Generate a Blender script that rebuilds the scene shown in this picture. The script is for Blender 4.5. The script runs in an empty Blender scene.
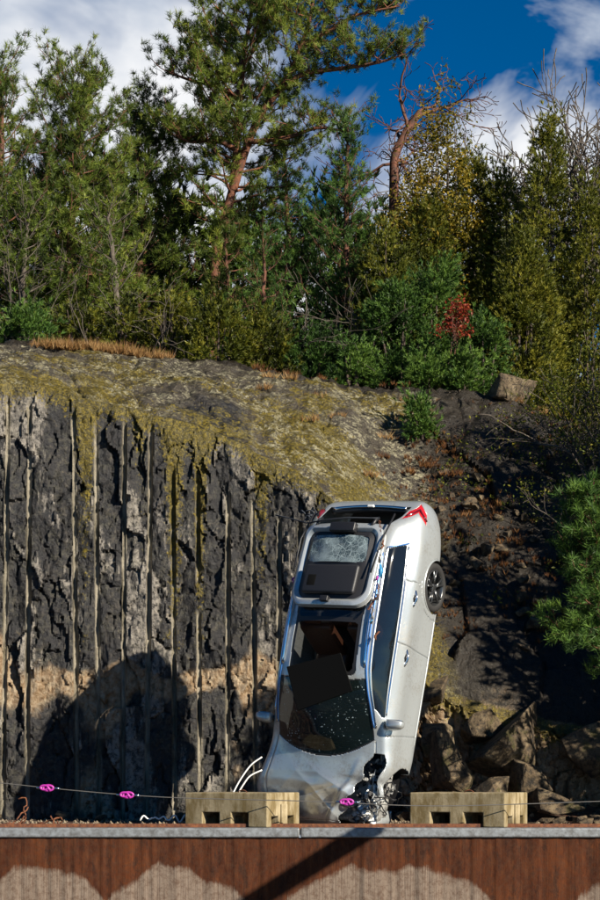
import bpy, math, random
import numpy as np
from mathutils import Matrix, Vector
R = math.radians
sc = bpy.context.scene
col = sc.collection

# ------------------------------------------------------------------ camera, sky, sun, exposure
F, D, CZ, HY = 1950.0, 25.0, 0.74, 770.0          # focal length in photo pixels, camera distance, height, horizon row
def PX(px, py, y):                                  # photo pixel at depth y -> world point
    d = y + D
    return np.array([(px - 300) / F * d, y, CZ + (HY - py) / F * d])
cd = bpy.data.cameras.new("camera"); cam = bpy.data.objects.new("camera", cd); col.objects.link(cam)
cam.location = (0, -D, CZ); cam.rotation_euler = (R(90), 0, 0)
cd.sensor_fit = 'VERTICAL'; cd.sensor_height = 36.0; cd.lens = 36.0 * F / 900.0
cd.shift_y = (HY - 450.0) / 900.0
cd.clip_end = 5000; sc.camera = cam

SUN_TO = Vector((3.55, -3.40, 2.22)).normalized()   # towards the sun
sd = bpy.data.lights.new("sun", 'SUN'); sd.energy = 5.0; sd.angle = R(0.5); sd.color = (1.0, 0.91, 0.76)
so = bpy.data.objects.new("sun", sd); col.objects.link(so)
so.rotation_euler = SUN_TO.to_track_quat('Z', 'Y').to_euler(); so.location = (30, -26, 20)
el = math.asin(SUN_TO.z); az = math.atan2(SUN_TO.x, SUN_TO.y)

W = bpy.data.worlds.new("World"); sc.world = W; W.use_nodes = True
nt = W.node_tree; nt.nodes.clear()
def N(t, typ, **kw):
    n = t.nodes.new(typ)
    for k, v in kw.items(): setattr(n, k, v)
    return n
wo = N(nt, 'ShaderNodeOutputWorld'); bg = N(nt, 'ShaderNodeBackground'); bg.inputs[1].default_value = 0.05
sky = N(nt, 'ShaderNodeTexSky', sky_type='NISHITA'); sky.sun_disc = False
sky.sun_elevation = el; sky.sun_rotation = az; sky.air_density = 0.6; sky.dust_density = 0.0; sky.ozone_density = 3.0
hs = N(nt, 'ShaderNodeHueSaturation'); hs.inputs['Saturation'].default_value = 1.45; hs.inputs['Value'].default_value = 0.92
nt.links.new(sky.outputs[0], hs.inputs['Color'])
tc = N(nt, 'ShaderNodeTexCoord'); mp = N(nt, 'ShaderNodeMapping'); mp.inputs['Scale'].default_value = (5.0, 5.0, 8.0)
mp.inputs['Location'].default_value = (1.3, 0.0, 0.35)
nt.links.new(tc.outputs['Generated'], mp.inputs[0])
nz = N(nt, 'ShaderNodeTexNoise'); nz.inputs['Scale'].default_value = 1.0; nz.inputs['Detail'].default_value = 6; nz.inputs['Roughness'].default_value = 0.55
nz.inputs['Distortion'].default_value = 0.5
nt.links.new(mp.outputs[0], nz.inputs['Vector'])
# cloud bank lies lower and thicker towards the left, the sky clears upward to the right
sx = N(nt, 'ShaderNodeSeparateXYZ'); nt.links.new(tc.outputs['Generated'], sx.inputs[0])
m1 = N(nt, 'ShaderNodeMath', operation='MULTIPLY_ADD'); m1.inputs[1].default_value = -3.0; m1.inputs[2].default_value = 1.12
nt.links.new(sx.outputs['Z'], m1.inputs[0])
m2 = N(nt, 'ShaderNodeMath', operation='MULTIPLY_ADD'); m2.inputs[1].default_value = -0.7
nt.links.new(sx.outputs['X'], m2.inputs[0]); nt.links.new(m1.outputs[0], m2.inputs[2])
m2b = N(nt, 'ShaderNodeClamp'); m2b.inputs[1].default_value = 0.0; m2b.inputs[2].default_value = 0.17
nt.links.new(m2.outputs[0], m2b.inputs[0])
# the bank stands over the land; the side the sun comes from is mostly clear
m4 = N(nt, 'ShaderNodeMapRange'); m4.inputs[1].default_value = -0.3; m4.inputs[2].default_value = 0.9; m4.inputs[3].default_value = -0.22; m4.inputs[4].default_value = 0.0
nt.links.new(sx.outputs['Y'], m4.inputs[0])
m5 = N(nt, 'ShaderNodeMath', operation='ADD'); nt.links.new(m2b.outputs[0], m5.inputs[0]); nt.links.new(m4.outputs[0], m5.inputs[1])
m3 = N(nt, 'ShaderNodeMath', operation='ADD'); nt.links.new(nz.outputs[0], m3.inputs[0]); nt.links.new(m5.outputs[0], m3.inputs[1])
rp = N(nt, 'ShaderNodeValToRGB'); rp.color_ramp.elements[0].position = 0.55; rp.color_ramp.elements[1].position = 0.67
nt.links.new(m3.outputs[0], rp.inputs[0])
nz2 = N(nt, 'ShaderNodeTexNoise'); nz2.inputs['Scale'].default_value = 2.2; nz2.inputs['Detail'].default_value = 5
nt.links.new(mp.outputs[0], nz2.inputs['Vector'])
cr = N(nt, 'ShaderNodeValToRGB'); cr.color_ramp.elements[0].color = (3.4, 4.3, 5.8, 1); cr.color_ramp.elements[1].color = (9.4, 9.5, 9.7, 1)
cr.color_ramp.elements[0].position = 0.35; cr.color_ramp.elements[1].position = 0.62
nt.links.new(nz2.outputs[0], cr.inputs[0])
mx = N(nt, 'ShaderNodeMix', data_type='RGBA')
nt.links.new(rp.outputs[0], mx.inputs[0]); nt.links.new(hs.outputs[0], mx.inputs[6]); nt.links.new(cr.outputs[0], mx.inputs[7])
nt.links.new(mx.outputs[2], bg.inputs[0]); nt.links.new(bg.outputs[0], wo.inputs[0])

vs = sc.view_settings; vs.view_transform = 'Standard'; vs.look = 'None'; vs.exposure = 1.0; vs.gamma = 1.0; vs.use_curve_mapping = False
sc.cycles.max_bounces = 6; sc.cycles.transparent_max_bounces = 8
sc.cycles.use_denoising = True

# ------------------------------------------------------------------ numpy helpers
def h01(*a):
    h = np.zeros(np.broadcast(*a).shape, dtype=np.uint64)
    for i, v in enumerate(a):
        h = (h ^ (np.asarray(v).astype(np.int64).astype(np.uint64) * np.uint64((0x9E3779B97F4A7C15, 0xC2B2AE3D27D4EB4F, 0x165667B19E3779F9, 0x27D4EB2F165667C5)[i % 4])))
        h = (h ^ (h >> np.uint64(29))) * np.uint64(0xBF58476D1CE4E5B9)
        h = h ^ (h >> np.uint64(32))
    return (h & np.uint64(0xFFFFFF)).astype(np.float64) / float(0xFFFFFF)
def vnoise(x, y, z, seed=0):
    xi, yi, zi = np.floor(x), np.floor(y), np.floor(z)
    fx, fy, fz = x - xi, y - yi, z - zi
    fx, fy, fz = [t * t * t * (t * (t * 6 - 15) + 10) for t in (fx, fy, fz)]
    r = 0
    for dx in (0, 1):
        for dy in (0, 1):
            for dz in (0, 1):
                w = (fx if dx else 1 - fx) * (fy if dy else 1 - fy) * (fz if dz else 1 - fz)
                r = r + w * h01(xi + dx + 1000, yi + dy + 1000, zi + dz + 1000, np.full_like(xi, seed))
    return r * 2 - 1
def fbm(x, y, z, seed=0, oct=4, gain=0.5):
    r, a, s = 0, 1.0, 0
    for i in range(oct):
        r = r + a * vnoise(x, y, z, seed + i * 17); s += a; a *= gain
        x, y, z = x * 2.03 + 1.7, y * 2.03 + 3.1, z * 2.03 + 5.3
    return r / s
def facets(x, y, seed, tilt=0.5, off=1.0):
    """tilted planar pieces on a jittered cell grid, returns height, cell border distance"""
    xi, yi = np.floor(x), np.floor(y)
    b1 = np.full(x.shape, 1e9); b2 = np.full(x.shape, 1e9); hh = np.zeros(x.shape)
    for dx in (-1, 0, 1):
        for dy in (-1, 0, 1):
            cx, cy = xi + dx, yi + dy
            s = np.full_like(cx, seed)
            px = cx + 0.1 + 0.8 * h01(cx + 500, cy + 500, s); py = cy + 0.1 + 0.8 * h01(cx + 500, cy + 500, s + 1)
            d = (x - px) ** 2 + (y - py) ** 2
            hv = off * (h01(cx + 500, cy + 500, s + 2) - 0.5) * 2 + tilt * ((x - px) * (h01(cx + 500, cy + 500, s + 3) - 0.5) + (y - py) * (h01(cx + 500, cy + 500, s + 4) - 0.5)) * 2
            near = d < b1
            b2 = np.where(near, b1, np.minimum(b2, d)); hh = np.where(near, hv, hh); b1 = np.where(near, d, b1)
    return hh, np.sqrt(b2) - np.sqrt(b1)
def sstep(a, b, x):
    t = np.clip((x - a) / (b - a), 0, 1); return t * t * (3 - 2 * t)
def pchip(xs, ys, x):
    xs = np.asarray(xs, float); ys = np.asarray(ys, float); x = np.asarray(x, float)
    h = np.diff(xs); dl = np.diff(ys, axis=0) / h.reshape((-1,) + (1,) * (ys.ndim - 1))
    d = np.zeros_like(ys)
    a, b = dl[:-1], dl[1:]
    ok = a * b > 0
    hm = np.where(ok, 2 * a * b / np.where(ok, a + b, 1), 0)
    d[1:-1] = hm; d[0] = dl[0]; d[-1] = dl[-1]
    i = np.clip(np.searchsorted(xs, x, side='right') - 1, 0, len(xs) - 2)
    t = ((x - xs[i]) / h[i]); sh = t.shape + (1,) * (ys.ndim - 1)
    t = t.reshape(sh); hh = h[i].reshape(sh)
    return (2 * t**3 - 3 * t**2 + 1) * ys[i] + (t**3 - 2 * t**2 + t) * hh * d[i] + (-2 * t**3 + 3 * t**2) * ys[i + 1] + (t**3 - t**2) * hh * d[i + 1]

def mk_mesh(name, V, faces, smooth=False, attrs=None):
    """faces: (n,3) or (n,4) int array, or list of such arrays"""
    if not isinstance(faces, list): faces = [faces]
    faces = [np.asarray(f, dtype=np.int32) for f in faces if len(f)]
    me = bpy.data.meshes.new(name)
    V = np.asarray(V, dtype=np.float32)
    me.vertices.add(len(V)); me.vertices.foreach_set('co', V.ravel())
    loops = np.concatenate([f.ravel() for f in faces]); cnt = np.concatenate([np.full(len(f), f.shape[1], dtype=np.int32) for f in faces])
    st = np.concatenate([[0], np.cumsum(cnt)[:-1]]).astype(np.int32)
    me.loops.add(len(loops)); me.loops.foreach_set('vertex_index', loops.astype(np.int32))
    me.polygons.add(len(cnt)); me.polygons.foreach_set('loop_start', st)
    me.polygons.foreach_set('use_smooth', np.full(len(cnt), bool(smooth)))
    for k, v in (attrs or {}).items():
        v = np.asarray(v, dtype=np.float32)
        if v.ndim == 1:
            a = me.attributes.new(k, 'FLOAT', 'POINT'); a.data.foreach_set('value', v)
        else:
            a = me.attributes.new(k, 'FLOAT_COLOR', 'POINT'); a.data.foreach_set('color', v.ravel())
    me.update(calc_edges=True); me.validate()
    return me
def link(name, me, mat=None, parent=None, loc=None):
    o = bpy.data.objects.new(name, me); col.objects.link(o)
    if mat is not None and me is not None and len(me.materials) == 0: me.materials.append(mat)
    if parent is not None: o.parent = parent
    if loc is not None: o.location = loc
    return o
def tag(o, label=None, cat=None, group=None, kind=None):
    if label: o['label'] = label
    if cat: o['category'] = cat
    if group: o['group'] = group
    if kind: o['kind'] = kind
    return o
def empty(name, loc, label, cat, group=None):
    o = bpy.data.objects.new(name, None); col.objects.link(o); o.location = loc; o.empty_display_size = 0.3
    return tag(o, label, cat, group)

class Geo:
    """collects tubes, boxes and free faces into one mesh"""
    def __init__(s): s.v = []; s.q = []; s.t = []; s.n = 0
    def add(s, V, q=None, t=None):
        V = np.asarray(V, float)
        if q is not None and len(q): s.q.append(np.asarray(q) + s.n)
        if t is not None and len(t): s.t.append(np.asarray(t) + s.n)
        s.v.append(V); s.n += len(V)
    def tube(s, P, r, k=6, cap=True, flat=1.0):
        P = np.asarray(P, float); n = len(P); r = np.broadcast_to(np.asarray(r, float), (n,))
        T = np.gradient(P, axis=0); T /= np.linalg.norm(T, axis=1)[:, None] + 1e-12
        m = T.mean(0); ref = np.eye(3)[np.argmin(np.abs(m))]
        A = np.cross(T, ref); A /= np.linalg.norm(A, axis=1)[:, None] + 1e-12
        B = np.cross(T, A)
        a = np.arange(k) * 2 * np.pi / k
        V = P[:, None] + r[:, None, None] * (np.cos(a)[None, :, None] * A[:, None] + flat * np.sin(a)[None, :, None] * B[:, None])
        V = V.reshape(-1, 3)
        i = np.arange(n - 1)[:, None] * k; j = np.arange(k)[None]; j2 = (j + 1) % k
        q = np.stack([i + j, i + j2, i + k + j2, i + k + j], -1).reshape(-1, 4)
        t = None
        if cap:
            V = np.vstack([V, P[0], P[-1]])
            e = n * k; jj = np.arange(k); kk = (jj + 1) % k
            t = np.vstack([np.stack([kk, jj, np.full(k, e)], 1), np.stack([(n - 1) * k + jj, (n - 1) * k + kk, np.full(k, e + 1)], 1)])
        s.add(V, q, t)
    def box(s, lo, hi, M=None):
        (x0, y0, z0), (x1, y1, z1) = lo, hi
        V = np.array([[x, y, z] for z in (z0, z1) for y in (y0, y1) for x in (x0, x1)], float)
        if M is not None: V = V @ np.asarray(M)[:3, :3].T + np.asarray(M)[:3, 3]
        s.add(V, [[0, 2, 3, 1], [4, 5, 7, 6], [0, 1, 5, 4], [2, 6, 7, 3], [0, 4, 6, 2], [1, 3, 7, 5]])
    def prism(s, ring, off):
        """closed ring of points extruded by a vector, with caps as fans"""
        ring = np.asarray(ring, float); n = len(ring); off = np.asarray(off, float)
        V = np.vstack([ring, ring + off, ring.mean(0), ring.mean(0) + off]); j = np.arange(n); k = (j + 1) % n
        s.add(V, np.stack([j, k, n + k, n + j], 1), np.vstack([np.stack([k, j, np.full(n, 2 * n)], 1), np.stack([n + j, n + k, np.full(n, 2 * n + 1)], 1)]))
    def grid(s, P, closed=False):
        """P (a,b,3) grid of points"""
        a, b = P.shape[:2]; i = np.arange(a - 1)[:, None] * b
        j = np.arange(b if closed else b - 1)[None]; j2 = (j + 1) % b
        s.add(P.reshape(-1, 3), np.stack([i + j, i + j2, i + b + j2, i + b + j], -1).reshape(-1, 4))
    def mesh(s, name, smooth=False): return mk_mesh(name, np.vstack(s.v), [np.vstack(x) for x in (s.q, s.t) if x], smooth)
    def build(s, name, mat, parent=None, smooth=False): return link(name, s.mesh(name, smooth), mat, parent)
def bevel(o, w, seg=2):
    m = o.modifiers.new("bevel", 'BEVEL'); m.width = w; m.segments = seg; m.limit_method = 'ANGLE'; m.angle_limit = R(35); return o

# ------------------------------------------------------------------ materials
def mat(name):
    m = bpy.data.materials.new(name); m.use_nodes = True; t = m.node_tree
    return m, t, t.nodes['Principled BSDF']
def simple(name, c, rough=0.5, metal=0.0, coat=0.0, noise=0.0, nscale=20.0, bump=0.0, spec=0.5, c2=None):
    m, t, b = mat(name)
    b.inputs['Base Color'].default_value = (*c, 1); b.inputs['Roughness'].default_value = rough; b.inputs['Metallic'].default_value = metal
    b.inputs['Coat Weight'].default_value = coat; b.inputs['Specular IOR Level'].default_value = spec
    if noise or bump or c2:
        x = N(t, 'ShaderNodeTexCoord'); n = N(t, 'ShaderNodeTexNoise'); n.inputs['Scale'].default_value = nscale; n.inputs['Detail'].default_value = 6; n.inputs['Roughness'].default_value = 0.65
        t.links.new(x.outputs['Object'], n.inputs['Vector'])
        rp = N(t, 'ShaderNodeValToRGB'); rp.color_ramp.elements[0].position = 0.35; rp.color_ramp.elements[1].position = 0.65
        d = c2 if c2 else tuple(max(0, v * (1 - noise)) for v in c)
        rp.color_ramp.elements[0].color = (*d, 1); rp.color_ramp.elements[1].color = (*c, 1)
        t.links.new(n.outputs[0], rp.inputs[0]); t.links.new(rp.outputs[0], b.inputs['Base Color'])
        if bump:
            bp = N(t, 'ShaderNodeBump'); bp.inputs['Strength'].default_value = bump; bp.inputs['Distance'].default_value = 0.02
            t.links.new(n.outputs[0], bp.inputs['Height']); t.links.new(bp.outputs[0], b.inputs['Normal'])
    return m
def foliage(name, ca, cb, cc, trans=0.16, rough=0.5):
    """needle or leaf colour varies by the per-clump attribute 'tint'"""
    m, t, b = mat(name)
    a = N(t, 'ShaderNodeAttribute', attribute_name='tint')
    rp = N(t, 'ShaderNodeValToRGB'); e = rp.color_ramp.elements; e[0].color = (*ca, 1); e[1].color = (*cc, 1); e[1].position = 1.0
    k = e.new(0.5); k.color = (*cb, 1)
    t.links.new(a.outputs['Fac'], rp.inputs[0]); t.links.new(rp.outputs[0], b.inputs['Base Color'])
    b.inputs['Roughness'].default_value = rough; b.inputs['Specular IOR Level'].default_value = 0.25
    tr = N(t, 'ShaderNodeBsdfTranslucent'); t.links.new(rp.outputs[0], tr.inputs[0])
    mxs = N(t, 'ShaderNodeMixShader'); mxs.inputs[0].default_value = trans
    t.links.new(b.outputs[0], mxs.inputs[1]); t.links.new(tr.outputs[0], mxs.inputs[2])
    t.links.new(mxs.outputs[0], t.nodes['Material Output'].inputs[0])
    return m
def ramp(t, src, stops):
    rp = N(t, 'ShaderNodeValToRGB'); e = rp.color_ramp.elements
    e[0].position, e[1].position = stops[0][0], stops[-1][0]
    f = lambda c: (c, c, c, 1) if isinstance(c, (int, float)) else (*c, 1)
    e[0].color, e[1].color = f(stops[0][1]), f(stops[-1][1])
    for p, c in stops[1:-1]:
        k = e.new(p); k.color = f(c)
    t.links.new(src, rp.inputs[0]); return rp.outputs[0]
def mixc(t, fac, a, b, mode='MIX'):
    m = N(t, 'ShaderNodeMix', data_type='RGBA', blend_type=mode)
    for s, v in ((0, fac), (6, a), (7, b)):
        if hasattr(v, 'is_linked'): t.links.new(v, m.inputs[s])
        elif isinstance(v, (int, float)): m.inputs[s].default_value = v
        else: m.inputs[s].default_value = (*v, 1)
    return m.outputs[2]
def mth(t, op, a, b=0.0, c=None):
    m = N(t, 'ShaderNodeMath', operation=op)
    for i, v in enumerate((a, b) if c is None else (a, b, c)):
        if hasattr(v, 'is_linked'): t.links.new(v, m.inputs[i])
        else: m.inputs[i].default_value = v
    return m.outputs[0]
def noise(t, scale, detail=6, rough=0.6, vec=None, dist=0.0, sc3=None):
    n = N(t, 'ShaderNodeTexNoise'); n.inputs['Scale'].default_value = scale; n.inputs['Detail'].default_value = detail; n.inputs['Roughness'].default_value = rough; n.inputs['Distortion'].default_value = dist
    if vec is None: vec = N(t, 'ShaderNodeTexCoord').outputs['Object']
    if sc3:
        mpn = N(t, 'ShaderNodeMapping'); mpn.inputs['Scale'].default_value = sc3; t.links.new(vec, mpn.inputs[0]); vec = mpn.outputs[0]
    t.links.new(vec, n.inputs['Vector']); return n.outputs[0]

def ridged(t, scale, detail, sc3):
    n = N(t, 'ShaderNodeTexNoise', noise_type='RIDGED_MULTIFRACTAL', normalize=True); n.inputs['Scale'].default_value = scale; n.inputs['Detail'].default_value = detail; n.inputs['Roughness'].default_value = 0.62
    x = N(t, 'ShaderNodeTexCoord'); mpn = N(t, 'ShaderNodeMapping'); mpn.inputs['Scale'].default_value = sc3; t.links.new(x.outputs['Object'], mpn.inputs[0]); t.links.new(mpn.outputs[0], n.inputs['Vector'])
    return n.outputs[0]
def rock_material():
    m, t, b = mat("rock")
    ma = N(t, 'ShaderNodeAttribute', attribute_name='masks'); sp = N(t, 'ShaderNodeSeparateColor'); t.links.new(ma.outputs['Color'], sp.inputs[0])
    mb = N(t, 'ShaderNodeAttribute', attribute_name='masks2'); sp2 = N(t, 'ShaderNodeSeparateColor'); t.links.new(mb.outputs['Color'], sp2.inputs[0])
    groove, moss, ochre = sp.outputs; pale, lichen, earth = sp2.outputs
    n1 = noise(t, 2.2, 8, 0.62); n4 = noise(t, 5.5, 8, 0.7); n5 = noise(t, 22, 6, 0.7); rg1 = ridged(t, 7.0, 8, (1.0, 1.0, 0.55)); rg2 = ridged(t, 16.0, 7, (1.0, 1.0, 0.8)); n2 = noise(t, 11, 8, 0.7); n3 = noise(t, 45, 6, 0.7); ns = noise(t, 3.0, 7, 0.65, sc3=(3.0, 3.0, 0.5))
    base = ramp(t, n2, [(0.32, (0.010, 0.010, 0.012)), (0.52, (0.011, 0.0105, 0.012)), (0.68, (0.052, 0.046, 0.040))])
    # pale broken faces
    pm = ramp(t, mth(t, 'ADD', mth(t, 'MULTIPLY', pale, 0.62), mth(t, 'MULTIPLY', ns, 0.9)), [(0.91, 0.0), (0.99, 1.0)])
    c = mixc(t, mth(t, 'MULTIPLY', pm, 0.85), base, ramp(t, n2, [(0.36, (0.045, 0.040, 0.036)), (0.58, (0.25, 0.225, 0.195))]))
    vein = ramp(t, mth(t, 'ADD', mth(t, 'MULTIPLY', n5, 0.5), mth(t, 'MULTIPLY', n2, 0.5)), [(0.40, 0.85), (0.48, 0.0)])
    c = mixc(t, vein, c, (0.008, 0.008, 0.009))
    # iron stained band
    om = ramp(t, mth(t, 'ADD', ochre, mth(t, 'MULTIPLY_ADD', n1, 1.0, -0.5)), [(0.35, 0.0), (0.6, 1.0)])
    c = mixc(t, mth(t, 'MULTIPLY', om, 0.85), c, ramp(t, n2, [(0.32, (0.10, 0.050, 0.018)), (0.46, (0.23, 0.15, 0.080)), (0.60, (0.34, 0.265, 0.18))]))
    c = mixc(t, mth(t, 'MULTIPLY', groove, 0.9), c, ramp(t, ns, [(0.38, (0.06, 0.05, 0.03)), (0.58, (0.26, 0.23, 0.175))]))
    # lichen: grey-white crusts on the weathered top
    l1 = noise(t, 3.4, 9, 0.74, dist=0.3); l2 = noise(t, 15, 7, 0.75)
    lm = mth(t, 'MULTIPLY', mth(t, 'MULTIPLY', ramp(t, l1, [(0.475, 0.0), (0.53, 1.0)]), ramp(t, l2, [(0.475, 0.0), (0.53, 1.0)])), ramp(t, lichen, [(0.08, 0.12), (0.6, 1.0)]))
    ctop = mixc(t, ramp(t, lichen, [(0.0, 0.0), (0.25, 0.9)]), c, ramp(t, n3, [(0.36, (0.010, 0.008, 0.006)), (0.66, (0.085, 0.070, 0.050))]))
    c = ctop
    # moss
    mm = ramp(t, mth(t, 'ADD', mth(t, 'MULTIPLY', moss, 0.62), mth(t, 'MULTIPLY_ADD', n4, 0.75, mth(t, 'MULTIPLY', n5, 0.55))), [(0.86, 0.0), (0.95, 1.0)])
    c = mixc(t, mth(t, 'MULTIPLY', mm, 0.92), c, ramp(t, mth(t, 'ADD', mth(t, 'MULTIPLY', n3, 0.5), mth(t, 'MULTIPLY', n5, 0.5)), [(0.40, (0.010, 0.008, 0.001)), (0.5, (0.062, 0.047, 0.003)), (0.60, (0.19, 0.14, 0.008))]))
    c = mixc(t, mth(t, 'MULTIPLY', lm, 0.9), c, ramp(t, n3, [(0.38, (0.11, 0.10, 0.060)), (0.62, (0.36, 0.335, 0.225))]))
    dk = ramp(t, noise(t, 4.5, 9, 0.78, dist=0.8), [(0.44, 1.0), (0.485, 0.0)])
    c = mixc(t, mth(t, 'MULTIPLY', mth(t, 'MULTIPLY', dk, lichen), 0.9), c, (0.016, 0.013, 0.009))
    # earth and leaf litter, coloured darker to deepen the right slope's shade
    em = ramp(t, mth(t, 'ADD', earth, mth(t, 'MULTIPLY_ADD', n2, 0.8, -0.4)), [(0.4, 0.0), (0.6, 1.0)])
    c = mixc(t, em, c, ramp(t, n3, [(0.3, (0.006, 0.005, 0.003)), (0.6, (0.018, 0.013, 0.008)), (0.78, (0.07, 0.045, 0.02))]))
    t.links.new(c, b.inputs['Base Color'])
    t.links.new(ramp(t, n2, [(0.38, 0.30), (0.62, 0.75)]), b.inputs['Roughness'])
    b.inputs['Specular IOR Level'].default_value = 0.4
    bp = N(t, 'ShaderNodeBump'); bp.inputs['Strength'].default_value = 1.0; bp.inputs['Distance'].default_value = 0.05
    t.links.new(mth(t, 'ADD', mth(t, 'ADD', mth(t, 'MULTIPLY', rg1, 0.55), mth(t, 'MULTIPLY', rg2, 0.45)), mth(t, 'ADD', mth(t, 'MULTIPLY', n3, 0.35), mth(t, 'MULTIPLY', n2, 0.6))), bp.inputs['Height']); t.links.new(bp.outputs[0], b.inputs['Normal'])
    return m
def paint_material():
    m, t, b = mat("silver_paint")
    n1 = noise(t, 2.5, 6, 0.65); n2 = noise(t, 26, 6, 0.75)
    dirt = ramp(t, mth(t, 'ADD', mth(t, 'MULTIPLY', n1, 0.6), mth(t, 'MULTIPLY', n2, 0.6)), [(0.60, 0.0), (0.76, 0.5)])
    c = mixc(t, dirt, (0.43, 0.46, 0.475), (0.16, 0.135, 0.10))
    scr = ramp(t, noise(t, 7.0, 4, 0.8, sc3=(0.5, 9.0, 9.0)), [(0.66, 0.0), (0.70, 0.7)])
    c = mixc(t, scr, c, (0.20, 0.20, 0.20))
    t.links.new(c, b.inputs['Base Color']); b.inputs['Metallic'].default_value = 0.5; b.inputs['Coat Weight'].default_value = 0.5
    t.links.new(mth(t, 'MULTIPLY_ADD', dirt, 0.5, 0.28), b.inputs['Roughness'])
    return m
M = {}
M['rock'] = rock_material()
M['paint'] = paint_material()
M['paint_in'] = simple("inner_paint", (0.55, 0.55, 0.53), 0.45, metal=0.2)
M['black'] = simple("black_plastic", (0.012, 0.012, 0.014), 0.45, bump=0.1, nscale=200)
M['matte_black'] = simple("matte_black_cloth", (0.004, 0.004, 0.004), 0.9, spec=0.1)
M['trim'] = simple("dark_trim", (0.016, 0.016, 0.019), 0.5, nscale=90, noise=0.3, bump=0.15)
M['chrome'] = simple("bright_trim", (0.75, 0.76, 0.78), 0.12, metal=1.0)
M['tyre'] = simple("tyre_rubber", (0.018, 0.017, 0.017), 0.75, nscale=60, noise=0.4)
M['rim'] = simple("alloy_rim", (0.1280, 0.1320, 0.1360), 0.3, metal=0.85)
M['rimdark'] = simple("rim_dark", (0.02, 0.02, 0.022), 0.4, metal=0.4)
M['leather'] = simple("brown_leather", (0.0990, 0.0378, 0.0198), 0.5, nscale=30, noise=0.35, bump=0.2)
M['rust'] = simple("rusty_steel", (0.1760, 0.0600, 0.0200), 0.85, nscale=25, bump=0.5, c2=(0.0560, 0.0176, 0.0096))
M['lens'] = simple("red_lens", (0.42, 0.012, 0.015), 0.12, coat=1.0)
M['lensdark'] = simple("dark_red_lens", (0.10, 0.004, 0.006), 0.12, coat=1.0)
M['cable'] = simple("steel_wire", (0.16, 0.15, 0.14), 0.5, metal=0.7)
M['strap'] = simple("dark_strap", (0.02, 0.025, 0.035), 0.8)
M['pink'] = simple("magenta_plastic", (0.3240, 0.0225, 0.2520), 0.4)
M['white'] = simple("white_plastic", (0.72, 0.72, 0.70), 0.45)
M['blue'] = simple("blue_plastic", (0.03, 0.20, 0.40), 0.4)
M['scrap'] = simple("scrap_metal", (0.50, 0.50, 0.48), 0.4, metal=0.4, nscale=9, c2=(0.06, 0.055, 0.05), bump=0.3)
M['sky_reflect_trim'] = simple("blue_sky_reflection_trim", (0.05, 0.16, 0.42), 0.25, metal=0.3, coat=0.5)  # reflection of the sky put into the trim as blue colour
def glass(name, c, alpha, crack=False):
    m, t, b = mat(name)
    b.inputs['Base Color'].default_value = (*c, 1); b.inputs['Roughness'].default_value = 0.04; b.inputs['Specular IOR Level'].default_value = 0.8; b.inputs['Alpha'].default_value = alpha
    if crack:
        x = N(t, 'ShaderNodeTexCoord'); fac = None
        if crack == 1:                                  # sparkling crumbs of glass, thicker in drifts
            v = N(t, 'ShaderNodeTexVoronoi'); v.inputs['Scale'].default_value = 34.0; v.inputs['Randomness'].default_value = 1.0
            t.links.new(x.outputs['Object'], v.inputs['Vector'])
            sv = N(t, 'ShaderNodeSeparateColor'); t.links.new(v.outputs['Color'], sv.inputs[0])
            dot = ramp(t, mth(t, 'SUBTRACT', mth(t, 'MULTIPLY', sv.outputs[0], 0.36), v.outputs['Distance']), [(0.0, 0.0), (0.06, 1.0)])
            hot = mth(t, 'MULTIPLY', dot, ramp(t, noise(t, 5.0, 4), [(0.45, 0.0), (0.62, 0.9)]))
        else:
            for s in (14.0, 45.0):
                v = N(t, 'ShaderNodeTexVoronoi', feature='DISTANCE_TO_EDGE'); v.inputs['Scale'].default_value = s
                t.links.new(x.outputs['Object'], v.inputs['Vector'])
                r = ramp(t, v.outputs['Distance'], [(0.0, 1.0), (0.06, 0.0)])
                fac = r if fac is None else mth(t, 'MAXIMUM', fac, r)
            w = ramp(t, noise(t, 4.0, 4), [(0.42, 0.0), (0.58, 1.0)])
            hot = mth(t, 'MAXIMUM', mth(t, 'MULTIPLY', fac, 0.8), mth(t, 'MULTIPLY', w, 0.5))
        t.links.new(mixc(t, hot, c, (0.42, 0.52, 0.55)), b.inputs['Base Color'])
        t.links.new(mth(t, 'MAXIMUM', alpha, mth(t, 'MULTIPLY', hot, 0.95)), b.inputs['Alpha'])
        t.links.new(mth(t, 'MULTIPLY_ADD', hot, 0.5, 0.04), b.inputs['Roughness'])
    return m
M['glass'] = glass("dark_glass", (0.008, 0.010, 0.012), 0.80)
M['screen'] = glass("cracked_windscreen", (0.008, 0.014, 0.014), 0.72, 1)
M['crazed'] = glass("crazed_glass", (0.03, 0.05, 0.06), 0.75, 2)
M['mirror'] = simple("mirror_glass", (0.6, 0.62, 0.65), 0.05, metal=1.0)
M['bark'] = simple("dark_bark", (0.0880, 0.0600, 0.0440), 0.9, nscale=14, bump=0.8, c2=(0.0240, 0.0176, 0.0144))
M['pinebark'] = simple("orange_pine_bark", (0.1800, 0.0612, 0.0259), 0.85, nscale=9, bump=0.8, c2=(0.0432, 0.0194, 0.0130))
M['redbark'] = simple("red_brown_bark", (0.1440, 0.0510, 0.0252), 0.85, nscale=9, bump=0.6, c2=(0.0360, 0.0180, 0.0132))
M['greybark'] = simple("grey_twigs", (0.1200, 0.1000, 0.0800), 0.9, nscale=9, c2=(0.0480, 0.0360, 0.0288))
M['pine'] = foliage("pine_needles", (0.0138, 0.0241, 0.0034), (0.0780, 0.1180, 0.0150), (0.1850, 0.2150, 0.0270))
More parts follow.
